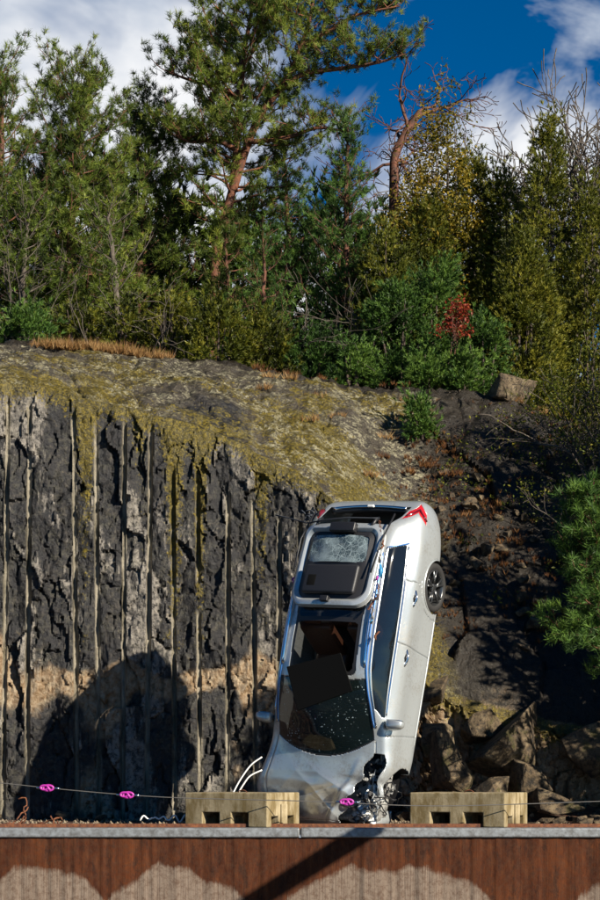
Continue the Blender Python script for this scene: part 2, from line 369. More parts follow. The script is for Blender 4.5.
M['pineblue'] = foliage("young_pine_needles", (0.0086, 0.0224, 0.0052), (0.0516, 0.1109, 0.0198), (0.1187, 0.1978, 0.0318))
M['juniper'] = foliage("juniper_needles", (0.008, 0.013, 0.002), (0.085, 0.100, 0.010), (0.20, 0.185, 0.020))
M['yellow'] = foliage("yellow_leaves", (0.060, 0.060, 0.006), (0.19, 0.145, 0.012), (0.36, 0.23, 0.020), 0.35)
M['green'] = foliage("green_leaves", (0.0160, 0.0248, 0.0032), (0.0960, 0.1208, 0.0120), (0.2400, 0.2016, 0.0232), 0.35)
M['red'] = foliage("red_leaves", (0.08, 0.010, 0.006), (0.19, 0.026, 0.012), (0.28, 0.055, 0.018), 0.3)
M['grass'] = foliage("dry_grass", (0.1700, 0.0892, 0.0298), (0.3060, 0.1700, 0.0638), (0.4420, 0.2890, 0.1275), 0.3)
M['heather'] = foliage("russet_heather", (0.0765, 0.0298, 0.0119), (0.1530, 0.0638, 0.0221), (0.2550, 0.1275, 0.0425), 0.3)

def stone_material():
    m, t, b = mat("stone")
    n1 = noise(t, 4.0, 8, 0.7); n2 = noise(t, 17, 7, 0.75); r1 = ridged(t, 5.0, 8, (1.0, 1.0, 1.0))
    c = ramp(t, n1, [(0.36, (0.030, 0.022, 0.013)), (0.5, (0.105, 0.072, 0.038)), (0.64, (0.19, 0.145, 0.085))])
    c = mixc(t, ramp(t, n2, [(0.42, 0.85), (0.5, 0.0)]), c, (0.014, 0.011, 0.008))
    c = mixc(t, ramp(t, noise(t, 3.0, 6, 0.7), [(0.54, 0.0), (0.62, 0.7)]), c, (0.055, 0.050, 0.008))
    t.links.new(c, b.inputs['Base Color']); b.inputs['Roughness'].default_value = 0.8
    bp = N(t, 'ShaderNodeBump'); bp.inputs['Strength'].default_value = 1.0; bp.inputs['Distance'].default_value = 0.06
    t.links.new(mth(t, 'ADD', r1, mth(t, 'MULTIPLY', n2, 0.6)), bp.inputs['Height']); t.links.new(bp.outputs[0], b.inputs['Normal'])
    return m
def concrete_material():
    m, t, b = mat("weathered_concrete")
    n1 = noise(t, 3.0, 6); n2 = noise(t, 30, 6, 0.7); st = noise(t, 5.0, 6, 0.7, sc3=(1.6, 1.6, 0.5))
    c = ramp(t, n1, [(0.3, (0.15, 0.118, 0.062)), (0.7, (0.34, 0.28, 0.175))])
    c = mixc(t, ramp(t, st, [(0.44, 0.0), (0.60, 0.85)]), c, (0.115, 0.078, 0.024))
    c = mixc(t, ramp(t, n2, [(0.55, 0.0), (0.75, 0.5)]), c, (0.10, 0.08, 0.045))
    t.links.new(c, b.inputs['Base Color']); b.inputs['Roughness'].default_value = 0.9
    bp = N(t, 'ShaderNodeBump'); bp.inputs['Strength'].default_value = 0.5; bp.inputs['Distance'].default_value = 0.01
    t.links.new(n2, bp.inputs['Height']); t.links.new(bp.outputs[0], b.inputs['Normal'])
    return m
def quay_material():
    m, t, b = mat("rusted_quay_steel")
    x = N(t, 'ShaderNodeTexCoord'); s = N(t, 'ShaderNodeSeparateXYZ'); t.links.new(x.outputs['Object'], s.inputs[0])
    st = noise(t, 5.0, 8, 0.72, sc3=(2.0, 1.0, 0.55)); n2 = noise(t, 18, 6, 0.7); fine = noise(t, 9.0, 5, 0.7, sc3=(6.0, 1.0, 0.12))
    rust = ramp(t, st, [(0.3, (0.016, 0.006, 0.004)), (0.5, (0.052, 0.016, 0.007)), (0.72, (0.10, 0.036, 0.014))])
    big = noise(t, 1.6, 5, 0.6, sc3=(1.6, 1.0, 0.5))
    rust = mixc(t, ramp(t, big, [(0.48, 0.0), (0.68, 0.6)]), rust, (0.10, 0.030, 0.010))
    rust = mixc(t, ramp(t, noise(t, 4.0, 7, 0.75, sc3=(1.5, 1.0, 0.6)), [(0.52, 0.0), (0.62, 0.85)]), rust, (0.022, 0.011, 0.008))
    rust = mixc(t, ramp(t, n2, [(0.45, 0.0), (0.7, 0.6)]), rust, (0.04, 0.018, 0.012))
    old = ramp(t, fine, [(0.3, (0.085, 0.060, 0.048)), (0.5, (0.155, 0.118, 0.092)), (0.7, (0.22, 0.175, 0.14))])
    # scalloped edge, paler tone below it: rounded bays of uneven width
    vo = N(t, 'ShaderNodeTexVoronoi', voronoi_dimensions='1D'); vo.inputs['Scale'].default_value = 0.62; vo.inputs['Randomness'].default_value = 1.0
    t.links.new(mth(t, 'MULTIPLY_ADD', noise(t, 2.0, 3, 0.5, sc3=(1, 0, 0)), 0.5, s.outputs['X']), vo.inputs['W'])
    edge = mth(t, 'MULTIPLY_ADD', mth(t, 'POWER', vo.outputs['Distance'], 1.6), -1.15, 2.02)
    wob = mth(t, 'MULTIPLY_ADD', noise(t, 7.0, 6, 0.65), 0.16, mth(t, 'MULTIPLY_ADD', noise(t, 1.3, 3, 0.5, sc3=(1, 0, 0)), 0.5, -0.36))
    d = mth(t, 'SUBTRACT', mth(t, 'ADD', edge, wob), s.outputs['Z'])
    c = mixc(t, ramp(t, mth(t, 'ADD', d, mth(t, 'MULTIPLY_ADD', fine, 0.12, 0.44)), [(0.46, 0.0), (0.53, 1.0)]), rust, old)
    c = mixc(t, ramp(t, noise(t, 13.0, 8, 0.75), [(0.46, 0.0), (0.62, 0.55)]), c, (0.055, 0.026, 0.015))
    c = mixc(t, ramp(t, fine, [(0.58, 0.0), (0.72, 0.55)]), c, (0.030, 0.016, 0.012))
    drip = mth(t, 'MULTIPLY', ramp(t, noise(t, 3.2, 5, 0.6, sc3=(3.2, 1.0, 0.05)), [(0.50, 0.0), (0.60, 0.85)]), ramp(t, s.outputs['Z'], [(1.7, 0.0), (2.35, 1.0)]))
    c = mixc(t, drip, c, (0.020, 0.011, 0.009))
    t.links.new(c, b.inputs['Base Color']); b.inputs['Roughness'].default_value = 0.95; b.inputs['Specular IOR Level'].default_value = 0.1
    bp = N(t, 'ShaderNodeBump'); bp.inputs['Strength'].default_value = 0.6; bp.inputs['Distance'].default_value = 0.01
    t.links.new(mth(t, 'ADD', n2, fine), bp.inputs['Height']); t.links.new(bp.outputs[0], b.inputs['Normal'])
    return m
M['stone'] = stone_material(); M['concrete'] = concrete_material(); M['quay'] = quay_material()
M['coping'] = simple("grey_coping_steel", (0.2160, 0.2320, 0.2480), 0.5, metal=0.3, nscale=14, bump=0.2, c2=(0.1040, 0.1040, 0.1040))
M['deck'] = simple("rusty_deck", (0.1280, 0.0600, 0.0320), 0.9, nscale=9, bump=0.8, c2=(0.0280, 0.0176, 0.0144))
M['gravel'] = simple("gravel", (0.24, 0.19, 0.13), 0.9, nscale=12, c2=(0.06, 0.045, 0.03))
M['water'] = simple("water", (0.01, 0.018, 0.02), 0.08, nscale=1.5, bump=0.3, noise=0.2)

# ------------------------------------------------------------------ terrain: blasted cliff, whaleback slope, forest floor
rng = np.random.default_rng(7)
E_PX = [-400, -50, 0, 60, 150, 200, 240, 300, 345, 385, 430, 480, 540, 620, 1100]
E_PY = [362, 374, 380, 392, 416, 428, 442, 476, 504, 590, 690, 712, 725, 735, 745]
E_Y  = [5.0, 5.0, 5.0, 5.0, 5.0, 5.0, 5.0, 4.9, 4.7, 4.3, 3.9, 3.8, 3.7, 3.6, 3.5]
C_PX = [-400, 0, 45, 160, 250, 350, 450, 520, 580, 700, 1100]
C_PY = [338, 343, 346, 357, 368, 382, 388, 402, 425, 440, 460]
C_Y  = [9.5, 9.5, 9.5, 9.5, 9.5, 9.5, 9.5, 9.3, 9.0, 8.5, 8.0]
def edge_of(x):
    ye = np.full(x.shape, 5.0)
    for _ in range(4):
        px = 300 + F * x / (ye + D); ye = np.interp(px, E_PX, E_Y)
    return ye, CZ + (HY - np.interp(px, E_PX, E_PY)) / F * (ye + D)
def crest_of(x):
    yc = np.full(x.shape, 9.5)
    for _ in range(4):
        px = 300 + F * x / (yc + D); yc = np.interp(px, C_PX, C_Y)
    return yc, CZ + (HY - np.interp(px, C_PX, C_PY)) / F * (yc + D)
def plateau(x, y):
    x = np.asarray(x, float); yc, zc = crest_of(np.atleast_1d(x)); yc, zc = yc[0], zc[0]
    return float(zc + 0.12 * (y - yc) * (1.0 if y < 30 else 1.0))
G_PX = [6, 29, 76, 98, 124, 149, 174, 199, 228, 254, 279, 300, 322]
G_X = np.array([(p - 300) / F * (5.0 + D) for p in G_PX])
G_TOP = np.array([392, 402, 408, 415, 422, 428, 470, 476, 490, 500, 515, 520, 530.])
G_ZT = CZ + (HY - G_TOP) / F * 30.0
cols = [np.arange(-5.6, 5.8, 0.0255)]
for g in G_X: cols.append(g + np.array([-0.055, -0.042, -0.03, -0.022, -0.011, 0, 0.011, 0.022, 0.03, 0.042, 0.055]))
cols.append(-5.6 - np.geomspace(0.1, 40, 24)); cols.append(5.8 + np.geomspace(0.1, 40, 30))
XS = np.unique(np.concatenate(cols).round(3)); XS = XS[np.concatenate([[True], np.diff(XS) > 0.006])]
ye, ze = edge_of(XS); yc, zc = crest_of(XS)
# smooth the edge line a little
def smooth1(a, k=9): return np.convolve(np.pad(a, k, mode='edge'), np.ones(2 * k + 1) / (2 * k + 1), 'valid')
ye, ze, yc, zc = smooth1(ye), smooth1(ze), smooth1(yc, 20), smooth1(zc, 20)
ze = ze + 0.10 * fbm(XS * 1.3, XS * 0, XS * 0 + 3.3, 5, 4)
n1, n2, n3 = 230, 125, 40
rows_y, rows_z, rows_p, rows_t = [], [], [], []
for i in range(n1):                                   # the face
    t = i / (n1 - 1)
    rows_z.append(-0.25 + (ze + 0.25) * t); rows_y.append(ye - 0.12 + 0.12 * t + 0 * XS); rows_p.append(np.zeros_like(XS)); rows_t.append(np.full_like(XS, t))
for i in range(1, n2):                                # the slope above it, convex
    t = i / (n2 - 1)
    steep = sstep(1.0, 2.6, XS)
    zz = (1 - steep) * t ** 0.92 + steep * (t ** 0.75)
    rows_y.append(ye + (yc - ye) * t); rows_z.append(ze + (zc - ze) * zz); rows_p.append(np.ones_like(XS)); rows_t.append(np.full_like(XS, t))
for i in range(1, n3):
    t = (i / (n3 - 1)) ** 2
    rows_y.append(yc + (90 - yc) * t); rows_z.append(zc + 0.12 * (90 - yc) * t); rows_p.append(np.full_like(XS, 2.0)); rows_t.append(np.full_like(XS, t))
Y = np.array(rows_y); Z = np.array(rows_z); P = np.array(rows_p); T = np.array(rows_t); X = np.broadcast_to(XS, Y.shape).copy()
nearx = 1 - sstep(5.8, 9, np.abs(X))
# face: fractured facets, clean half-pipes of the drill holes
cut = (1 - sstep(0.15, 0.75, X))                      # quarried with drill holes only on the left
fA, eA = facets(X * 2.2 + 0.25 * Z + 0.5 * fbm(X * 2, Z * 1.5, Z * 0, 3, 3), Z * 0.62 + 0.4 * X + 0.5 * fbm(X * 1.5, Z * 1.5, Z * 0, 4, 3), 11, 1.25, 0.42)
fB, eB = facets(X * 5.5 - 0.9 * Z + 0.5 * fbm(X * 4, Z * 4, Z * 0, 13, 3), Z * 2.0 + 1.1 * X + 0.5 * fbm(X * 4, Z * 4, Z * 0, 14, 3), 23, 1.5, 0.35)
fC, eC = facets(X * 13 + 2.0 * Z + 0.4 * fbm(X * 8, Z * 8, Z * 0, 15, 2), Z * 5.0 - 3 * X, 31, 1.4, 0.4)
rough = 0.066 * fA + 0.042 * fB + 0.014 * fC + 0.05 * fbm(X * 1.1, Z * 1.1, Y * 0, 41, 4) + 0.012 * (0.35 - np.abs(fbm(X * 4.5, Z * 1.6, Y * 0, 45, 4))) + 0.006 * fbm(X * 10, Z * 6, Y * 0, 43, 4)
crackd = -0.03 * np.exp(-(eA / 0.022) ** 2) - 0.006 * np.exp(-(eB / 0.06) ** 2)
wild = 2.2 * (1 - cut) + 1.15 * cut
disp = rough * wild + crackd * wild + 0.03
def blur3(A):
    B = np.pad(A, 1, mode='edge'); return sum(B[1 + a:B.shape[0] - 1 + a, 1 + b:B.shape[1] - 1 + b] * w for a, b, w in ((0, 0, 4), (1, 0, 2), (-1, 0, 2), (0, 1, 2), (0, -1, 2), (1, 1, 1), (1, -1, 1), (-1, 1, 1), (-1, -1, 1))) / 16

gd = np.full(X.shape, 9.0); gon = np.zeros(X.shape)
for g, zt in zip(G_X, G_ZT):
    lean = 0.012 * (Z - 3) * math.sin(g * 37.0)
    d = np.abs(X - g - lean); on = sstep(zt + 0.10, zt - 0.25, Z + 0.12 * vnoise(Z * 3, X * 0 + g, X * 0, 9))
    br = sstep(-0.62, -0.42, fbm(Z * 0.8, X * 0 + g * 7, X * 0, 77, 3))           # some barrels are broken away for a stretch
    on = on * br
    use = d < gd; gd = np.where(use, d, gd); gon = np.where(use, on, gon)
pipe = -0.022 * np.sqrt(np.clip(1 - (gd / 0.024) ** 2, 0, 1))
gw = sstep(0.046, 0.024, gd) * gon
disp = disp * (1 - gw) + (pipe - 0.006) * gw
facep = (P < 0.5)
top_fade = sstep(1.0, 0.955, T) * facep
foot_wt = top_fade + (1 - facep)
Yf = Y - disp * facep * (0.25 + 0.75 * top_fade)
# slope: whaleback, cracks, small ledges
slope = (P > 0.5) & (P < 1.5)
fS, eS = facets(X * 0.9 + 0.4 * Y, Y * 0.8 - 0.2 * X + 0.4 * vnoise(X, Y, Y * 0, 8), 51, 0.5, 0.6)
fT, eT = facets(X * 3.1 + 0.4 * Y, Y * 2.6, 57, 0.8, 0.6)
rgh = 0.7 + 0.9 * sstep(0.8, 2.2, X)
dz = (0.13 * fbm(X * 0.7, Y * 0.7, Z * 0, 61, 4) + 0.055 * fS * rgh + 0.022 * fT * rgh + 0.06 * sstep(1.0, 2.0, X) * (0.3 - np.abs(fbm(X * 4.5, Y * 4.5, Z * 0, 66, 4))) + 0.09 * fbm(X * 2.4, Y * 2.0, Z * 0, 65, 4) + 0.055 * fbm(X * 7, Y * 6, Z * 0, 63, 4) - 0.05 * np.exp(-(eS / 0.05) ** 2) * rgh)
ends = np.where(slope, sstep(0.0, 0.05, T), np.where(P > 1.5, 1.0, 0))
Zf = Z + dz * ends * (0.3 + 0.7 * nearx)
Yf = Yf - 0.10 * fS * rgh * ends * slope * sstep(0.8, 2.2, X)
V = np.stack([X, Yf, Zf], -1)
# colour masks
vx, vy, vz = X, Yf, Zf
pxm = 300 + F * vx / (vy + D); pym = HY - F * (vz - CZ) / (vy + D)
moss = np.zeros(X.shape)
below = np.clip((ze[None] - vz), 0, 9)
run = fbm(X * 2.6, Z * 0, Z * 0 + 2, 71, 3)
streak = np.exp(-((pxm - 174) / 9) ** 2) + np.exp(-((pxm - 200) / 6) ** 2) + 0.75 * np.exp(-((pxm - 86) / 8) ** 2) + 0.5 * np.exp(-((pxm - 262) / 8) ** 2) + 0.35 * np.exp(-((pxm - 140) / 6) ** 2)
moss = np.where(facep, np.clip(1.25 * streak * np.exp(-below / 2.2) + 0.8 * np.exp(-below / 0.28) + 0.2 * run * np.exp(-below / 1.2), 0, 1), 0)
moss = np.where(slope, 0.25 + 0.85 * fbm(X * 0.6, Y * 0.9, Z * 0, 81, 4) + 0.30 * sstep(0.35, 0.0, T) + 0.12 * sstep(-1.2, 0.8, X), moss)
moss = np.where(slope, moss * (1 - 0.45 * sstep(1.2, 2.6, X)), moss)
lich = np.where(slope, 0.30 + 0.85 * fbm(X * 0.75 + 9, Y * 1.1, Z * 0, 83, 3) + 0.30 * sstep(0.15, 0.7, T) + 0.10 * sstep(0.5, -1.5, X), 0.0) * (1 - 0.8 * sstep(1.6, 2.8, X))
zb = 2.28 + 0.75 * fbm(X * 0.9, X * 0, X * 0 + 6, 85, 3)
och = np.where(facep, np.exp(-((vz - zb) / (0.38 + 0.22 * vnoise(X * 1.7, X * 0, X * 0, 12))) ** 2) * (0.75 + 0.5 * run) + 0.50 * sstep(-0.4, 0.6, fbm(X * 1.3, Z * 0.6, Z * 0, 87, 3)) * sstep(2.6, 1.8, vz), 0)
och = np.where(facep | slope, och + 0.75 * sstep(1.2, 1.8, X) * sstep(2.6, 1.4, vz), och)
pal = np.where(facep, 0.5 + 0.5 * fA * 0.8 + 0.4 * (fbm(X * 0.9, Z * 0.5, Z * 0, 89, 3)) + 0.5 * np.exp(-((pxm - 30) / 36) ** 2) * sstep(5.2, 6.2, vz) + 0.30 * np.exp(-((pxm - 130) / 30) ** 2) * sstep(4.3, 3.6, vz), 0.2)
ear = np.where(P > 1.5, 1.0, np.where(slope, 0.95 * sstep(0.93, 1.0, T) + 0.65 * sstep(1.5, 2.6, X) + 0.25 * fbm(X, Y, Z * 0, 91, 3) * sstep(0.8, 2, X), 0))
one = np.ones(X.shape)
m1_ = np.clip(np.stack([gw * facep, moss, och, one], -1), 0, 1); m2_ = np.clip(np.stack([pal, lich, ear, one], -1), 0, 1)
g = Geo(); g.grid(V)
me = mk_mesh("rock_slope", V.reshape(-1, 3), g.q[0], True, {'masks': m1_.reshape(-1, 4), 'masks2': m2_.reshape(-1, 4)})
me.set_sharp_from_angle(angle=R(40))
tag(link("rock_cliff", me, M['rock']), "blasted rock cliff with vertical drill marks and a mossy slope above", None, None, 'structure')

# ------------------------------------------------------------------ quay: deck, steel wall, coping, water
g = Geo(); gx = np.linspace(-40, 40, 160); gy = np.concatenate([[0.16, 0.3], np.linspace(0.5, 5.4, 26)])
GX, GY = np.meshgrid(gx, gy); GZ = 0.03 * fbm(GX * 1.5, GY * 1.5, GX * 0, 101, 4) * sstep(0.4, 1.0, GY) - 0.03
GZ = GZ + 0.5 * sstep(2.6, 4.6, GY) * sstep(1.6, 3.0, GX)
g.grid(np.stack([GX, GY, GZ], -1)); tag(g.build("quay_deck", M['deck'], None, True), "rusty rubble strewn quay deck at the cliff foot", None, None, 'structure')
qw = empty("quay_wall", (0, 0, -2.5), "rust streaked ribbed steel quay wall below the grey coping", "wall")
g = Geo(); xs = np.arange(-30, 30, 0.0205); ribs = 0.006 * vnoise(xs * 17.0, xs * 0, xs * 0, 6)
ribs = ribs + 0.010 * vnoise(xs * 7.0, xs * 0, xs * 0, 5)
zs = np.linspace(-2.5, -0.125, 12)
PP = np.stack([np.broadcast_to(xs, (12, len(xs))), np.broadcast_to(ribs, (12, len(xs))), np.broadcast_to(zs[:, None], (12, len(xs)))], -1).copy()
PP[..., 2] += 2.5
g.grid(PP); g.build("steel_sheet", M['quay'], qw)
for k in range(10):
    g = Geo(); x0 = -30 + 6 * k; g.box((x0 + 0.004, -0.045, 2.5 - 0.125), (x0 + 6 - 0.004, 0.16, 2.5 + 0.0)); bevel(g.build("coping_beam", M['coping'], qw), 0.02, 3)
g = Geo(); g.box((-30, 0.22, 2.5 - 0.05), (30, 0.27, 2.5 + 0.045)); g.build("rusty_rail", M['rust'], qw)
g = Geo(); wx = np.linspace(-150, 150, 40); WX, WY = np.meshgrid(wx, np.concatenate([np.linspace(-200, -1, 30), [0.0]])); g.grid(np.stack([WX, WY, 0 * WX - 2.3], -1))
tag(g.build("water", M['water']), "dark harbour water below the quay wall", None, None, 'structure')

# ------------------------------------------------------------------ vegetation tools
def unit(v): return v / (np.linalg.norm(v, axis=-1, keepdims=True) + 1e-12)
class Leaves:
    def __init__(s): s.tri = []; s.tint = []
    def tufts(s, C, Dv, rg, cnt=20, L=0.13, w=0.014, spread=0.9, tint=0.5, tv=0.3, back=0.5):
        C = np.asarray(C, float); Dv = unit(np.asarray(Dv, float)); n = len(C)
        if n == 0: return
        r = rg.normal(size=(n, cnt, 3)); r = unit(r)
        d = unit(Dv[:, None] + spread * r)
        ln = L * rg.uniform(0.65, 1.15, (n, cnt, 1)) * (1.0 if back else rg.uniform(0.45, 1.15, (n, 1, 1)))
        b = C[:, None] - Dv[:, None] * L * back * rg.uniform(0, 1.6, (n, cnt, 1))
        p = unit(np.cross(d, rg.normal(size=(n, cnt, 3))))
        w = w * rg.uniform(0.7, 1.3, (n, cnt, 1))
        s.tri.append(np.stack([b - p * w / 2, b + p * w / 2, b + d * ln], 2).reshape(-1, 3, 3))
        tt = np.clip(tint + tv * rg.normal(size=(n, 1)) * 0.6 + 0.10 * rg.normal(size=(n, cnt)), 0, 1)
        s.tint.append(tt.reshape(-1))
    def leaves(s, C, rg, cnt=8, spread=0.15, size=0.05, tint=0.5, tv=0.3, flat=0.6):
        C = np.asarray(C, float); n = len(C)
        if n == 0: return
        c = C[:, None] + spread * rg.normal(size=(n, cnt, 3)) * 0.6
        nr = unit(rg.normal(size=(n, cnt, 3)) + np.array([0.2, -0.4, 0.8]) * flat); a = unit(np.cross(nr, rg.normal(size=(n, cnt, 3)))); b = np.cross(nr, a)
        z = size * rg.uniform(0.6, 1.3, (n, cnt, 1))
        p0, p1, p2, p3 = c - a * z, c + b * z * 0.5 + nr * z * 0.15, c + a * z, c - b * z * 0.5 + nr * z * 0.15
        s.tri.append(np.stack([p0, p1, p2], 2).reshape(-1, 3, 3)); s.tri.append(np.stack([p0, p2, p3], 2).reshape(-1, 3, 3))
        tt = np.clip(tint + tv * rg.normal(size=(n, 1)) * 0.6 + 0.15 * rg.normal(size=(n, cnt)), 0, 1).reshape(-1)
        s.tint += [tt, tt]
    def build(s, name, m, parent, origin):
        T3 = np.concatenate(s.tri).reshape(-1, 3) - origin; tn = np.repeat(np.concatenate(s.tint), 3)
        return link(name, mk_mesh(name, T3, np.arange(len(T3)).reshape(-1, 3), False, {'tint': tn}), m, parent)
def polyline(p0, d0, L, n, rg, wig=0.15, grav=0.0):
    pts = [np.asarray(p0, float)]; d = unit(np.asarray(d0, float))
    for i in range(n):
        d = unit(d + rg.normal(size=3) * wig + np.array([0, 0, grav])); pts.append(pts[-1] + d * L / n)
    return np.array(pts)
def along(P, t):
    P = np.asarray(P); s = np.concatenate([[0], np.cumsum(np.linalg.norm(np.diff(P, axis=0), axis=1))]); s = s / s[-1]
    return np.stack([np.interp(t, s, P[:, k]) for k in range(3)], -1)
def curve_pts(P, n):
    P = np.asarray(P, float); k = np.arange(len(P)); return pchip(k, P, np.linspace(0, len(P) - 1, n))

def grow_branch(G, Lf, p, d, L, r, rg, step=0.11, cnt=20, nl=0.13, nw=0.014, tint=0.5, sub=1.0, up=0.10, dead=0.0, wig=0.16, tspread=1.0, dens=3):
    """one conifer limb: wavy axis, side shoots in the outer part, needle tufts at every shoot tip"""
    n = max(4, int(L / 0.22)); A = polyline(p, d, L, n, rg, wig, up)
    G.tube(A, np.linspace(r, max(0.006, r * 0.18), n + 1), 5, False)
    ns = max(3, int(L / 0.15 * sub)); C, Dd = [], []
    for s in np.linspace(0.28, 1.0, ns):
        q = along(A, s); ax = unit(along(A, min(1, s + 0.05)) - along(A, max(0, s - 0.05)))
        side = unit(np.cross(ax, [0, 0, 1])) * rg.choice([-1, 1]); dd = unit(ax * 0.8 + side * rg.uniform(0.4, 1.1) + np.array([0, 0, rg.uniform(-0.15, 0.6)]))
        l2 = (0.22 + 0.34 * L * (1.15 - s) * 0.8) * rg.uniform(0.6, 1.2)
        B = polyline(q, dd, l2, 4, rg, 0.2, 0.10); G.tube(B, np.linspace(max(0.005, r * 0.25), 0.004, 5), 4, False)
        if rg.random() < dead: continue
        m = max(2, int(l2 / step)); tt = np.linspace(0.25, 1.0, m)
        pts = along(B, tt); C.append(pts + rg.normal(size=pts.shape) * 0.055); Dd.append(unit(B[-1] - B[0])[None] * 0.7 + np.array([0, 0, 0.45]) + rg.normal(size=pts.shape) * 0.4)
    if C:
        C = np.vstack(C); Dd = np.vstack(Dd); tb = np.clip(tint + 0.16 * rg.normal(), 0.05, 0.95)
        for k in range(dens):
            j = rg.normal(size=C.shape) * (0.0 if k == 0 else 0.06) * np.array([1, 1, 0.6])
            Lf.tufts(C + j, Dd + rg.normal(size=C.shape) * 0.3, rg, cnt, nl, nw, tspread, tb)

def tree_thing(name, base, label, cat, group, G, Lf, mb, ml, trunk_name='trunk', crown='crown'):
    r = empty(name, tuple(base), label, cat, group)
    if G is not None and G.n:
        G.v = [v - base for v in G.v]; G.build(trunk_name, mb, r, True)
    if Lf is not None and Lf.tri: Lf.build(crown, ml, r, base)
    return r

def pine(name, label, trunk, r0, seed, nbr, t0, Lmax, prof, cnt=20, mb='pinebark', ml='pine', tint=0.5, group=None, extra=(), step=0.13, nl=0.14, nw=0.0098, elev=(-0.1, 0.6), dead=0.05, base=None, cat="tree", dens=2):
    rg = np.random.default_rng(seed); G = Geo(); Lf = Leaves()
    A = curve_pts(trunk, 26); n = len(A)
    G.tube(A + np.r_[np.zeros((1, 3)), rg.normal(size=(n - 1, 3)) * 0.012], r0 * (1 - np.linspace(0, 1, n)) ** 0.8 + 0.012, 9, False)
    axes = [(A, nbr, t0, Lmax, r0)]
    for (pts, rr, nb, tt0, LL) in extra:
        B = curve_pts(pts, 18); G.tube(B, rr * (1 - np.linspace(0, 1, 18)) ** 0.7 + 0.01, 7, False); axes.append((B, nb, tt0, LL, rr))
    for (B, nb, tt0, LL, rr) in axes:
        for i in range(nb):
            t = tt0 + (1 - tt0) * (i + rg.random()) / nb; a = i * 2.399 + rg.normal() * 0.4
            u = (t - tt0) / (1 - tt0); L = LL * prof(u) * rg.uniform(0.7, 1.15); e = rg.uniform(*elev) + 0.5 * u * u
            d = np.array([math.cos(a) * math.cos(e), math.sin(a) * math.cos(e), math.sin(e)])
            grow_branch(G, Lf, along(B, t), d, max(0.25, L), max(0.012, rr * 0.30 * (1 - 0.7 * u)), rg, step, cnt, nl, nw, tint, dead=dead, dens=dens)
    # leader
    Lf.tufts(A[-3:], np.tile([0, 0, 1.0], (3, 1)), rg, cnt * 2, nl, nw, 0.8, tint)
    return tree_thing(name, A[0] if base is None else base, label, cat, group, G, Lf, M[mb], M[ml])

def juniper(name, label, base, H, Rm, seed, n, ml='juniper', tint=0.5, group=None, shape='column', cnt=16, L=0.11, w=0.022, lean=(0, 0), nst=5, cat="juniper", clump=0.30, mb='bark', up=0.9, leaf=None):
    """upright evergreen: several stems, foliage sprays gathered in lumps over a ragged volume"""
    rg = np.random.default_rng(seed); G = Geo(); Lf = Leaves(); base = np.asarray(base, float)
    def rad(u): return Rm * (np.clip(1 - u, 0, 1) ** 0.55 * (0.55 + 0.75 * np.clip(u * 3.0, 0, 1) ** 0.6) if shape == 'column' else np.sqrt(np.clip(1 - u ** 2, 0, 1)))
    for k in range(nst):
        a = rg.uniform(0, 6.28); h = H * rg.uniform(0.6, 0.95); q = Rm * rg.uniform(0.1, 0.6)
        S = np.array([base + np.array([math.cos(a) * 0.08, math.sin(a) * 0.08, -0.1]), base + np.array([math.cos(a) * q * 0.7 + lean[0] * 0.4, math.sin(a) * q * 0.7, h * 0.5]), base + np.array([math.cos(a) * q * (0.6 if shape == 'column' else 1.2) + lean[0], math.sin(a) * q * 0.6 + lean[1], h])])
        G.tube(curve_pts(S, 8), np.linspace(0.035, 0.008, 8), 5, False)
    nl = max(6, int(n / 26)); C = []
    u = rg.beta(1.15, 1.35, nl) if shape == 'column' else rg.uniform(0.02, 0.98, nl)
    a = rg.uniform(0, 6.283, nl); rr = rad(u) * np.sqrt(rg.uniform(0.35, 1.05, nl)) * (1 + 0.28 * vnoise(a * 1.3, u * 5, u * 0, seed))
    cen = base + np.stack([np.cos(a) * rr + lean[0] * u, np.sin(a) * rr + lean[1] * u, u * H], -1)
    per = int(n / nl); ct = rg.normal(size=nl) * 0.22
    off = rg.normal(size=(nl, per, 3)) * np.array([1, 1, 1.45]) * clump * 0.5 * rg.uniform(0.6, 1.3, (nl, 1, 1)); C = cen[:, None] + off
    out = unit(off + 1e-6) * 0.7 + unit((cen - base) * np.array([1, 1, 0]) + 1e-6)[:, None] * 0.5 + np.array([0, 0, up])
    C = C.reshape(-1, 3); out = out.reshape(-1, 3)
    k = C[:, 2] > base[2] + 0.02
    tt = np.repeat(np.clip(tint + ct, 0.05, 0.95), per)[k][:, None]
    if leaf: Lf.leaves(C[k], rg, leaf[0], leaf[1], leaf[2], tt, 0.25)
    else: Lf.tufts(C[k], out[k], rg, cnt, L, w, 0.75, tt, 0.2)
    return tree_thing(name, base, label, cat, group, G, Lf, M[mb], M[ml], 'stems', 'foliage')

def bare(G, p, d, L, r, rg, depth, tips, wig=0.20, grav=0.03, nch=(2, 4), spread=0.75, minr=0.005):
    n = max(3, int(L / 0.18)); A = polyline(p, d, L, n, rg, wig, grav)
    G.tube(A, np.linspace(r, max(minr, r * 0.5), n + 1), 7 if depth > 2 else (5 if depth > 1 else 3), False)
    if depth == 0:
        tips.append(A[-1]); tips.append(A[len(A) // 2]); return
    for k in range(rg.integers(nch[0], nch[1] + 1)):
        s = 1.0 if k == 0 else rg.uniform(0.35, 0.97); q = along(A, s); ax = unit(A[-1] - A[-2]) if s > 0.9 else unit(A[-1] - A[0])
        dd = unit(ax + spread * rg.normal(size=3) * (0.5 if k == 0 else 1.0)); bare(G, q, dd, L * rg.uniform(0.55, 0.85), r * (0.62 if k == 0 else 0.45), rg, depth - 1, tips, wig, grav, nch, spread, minr)

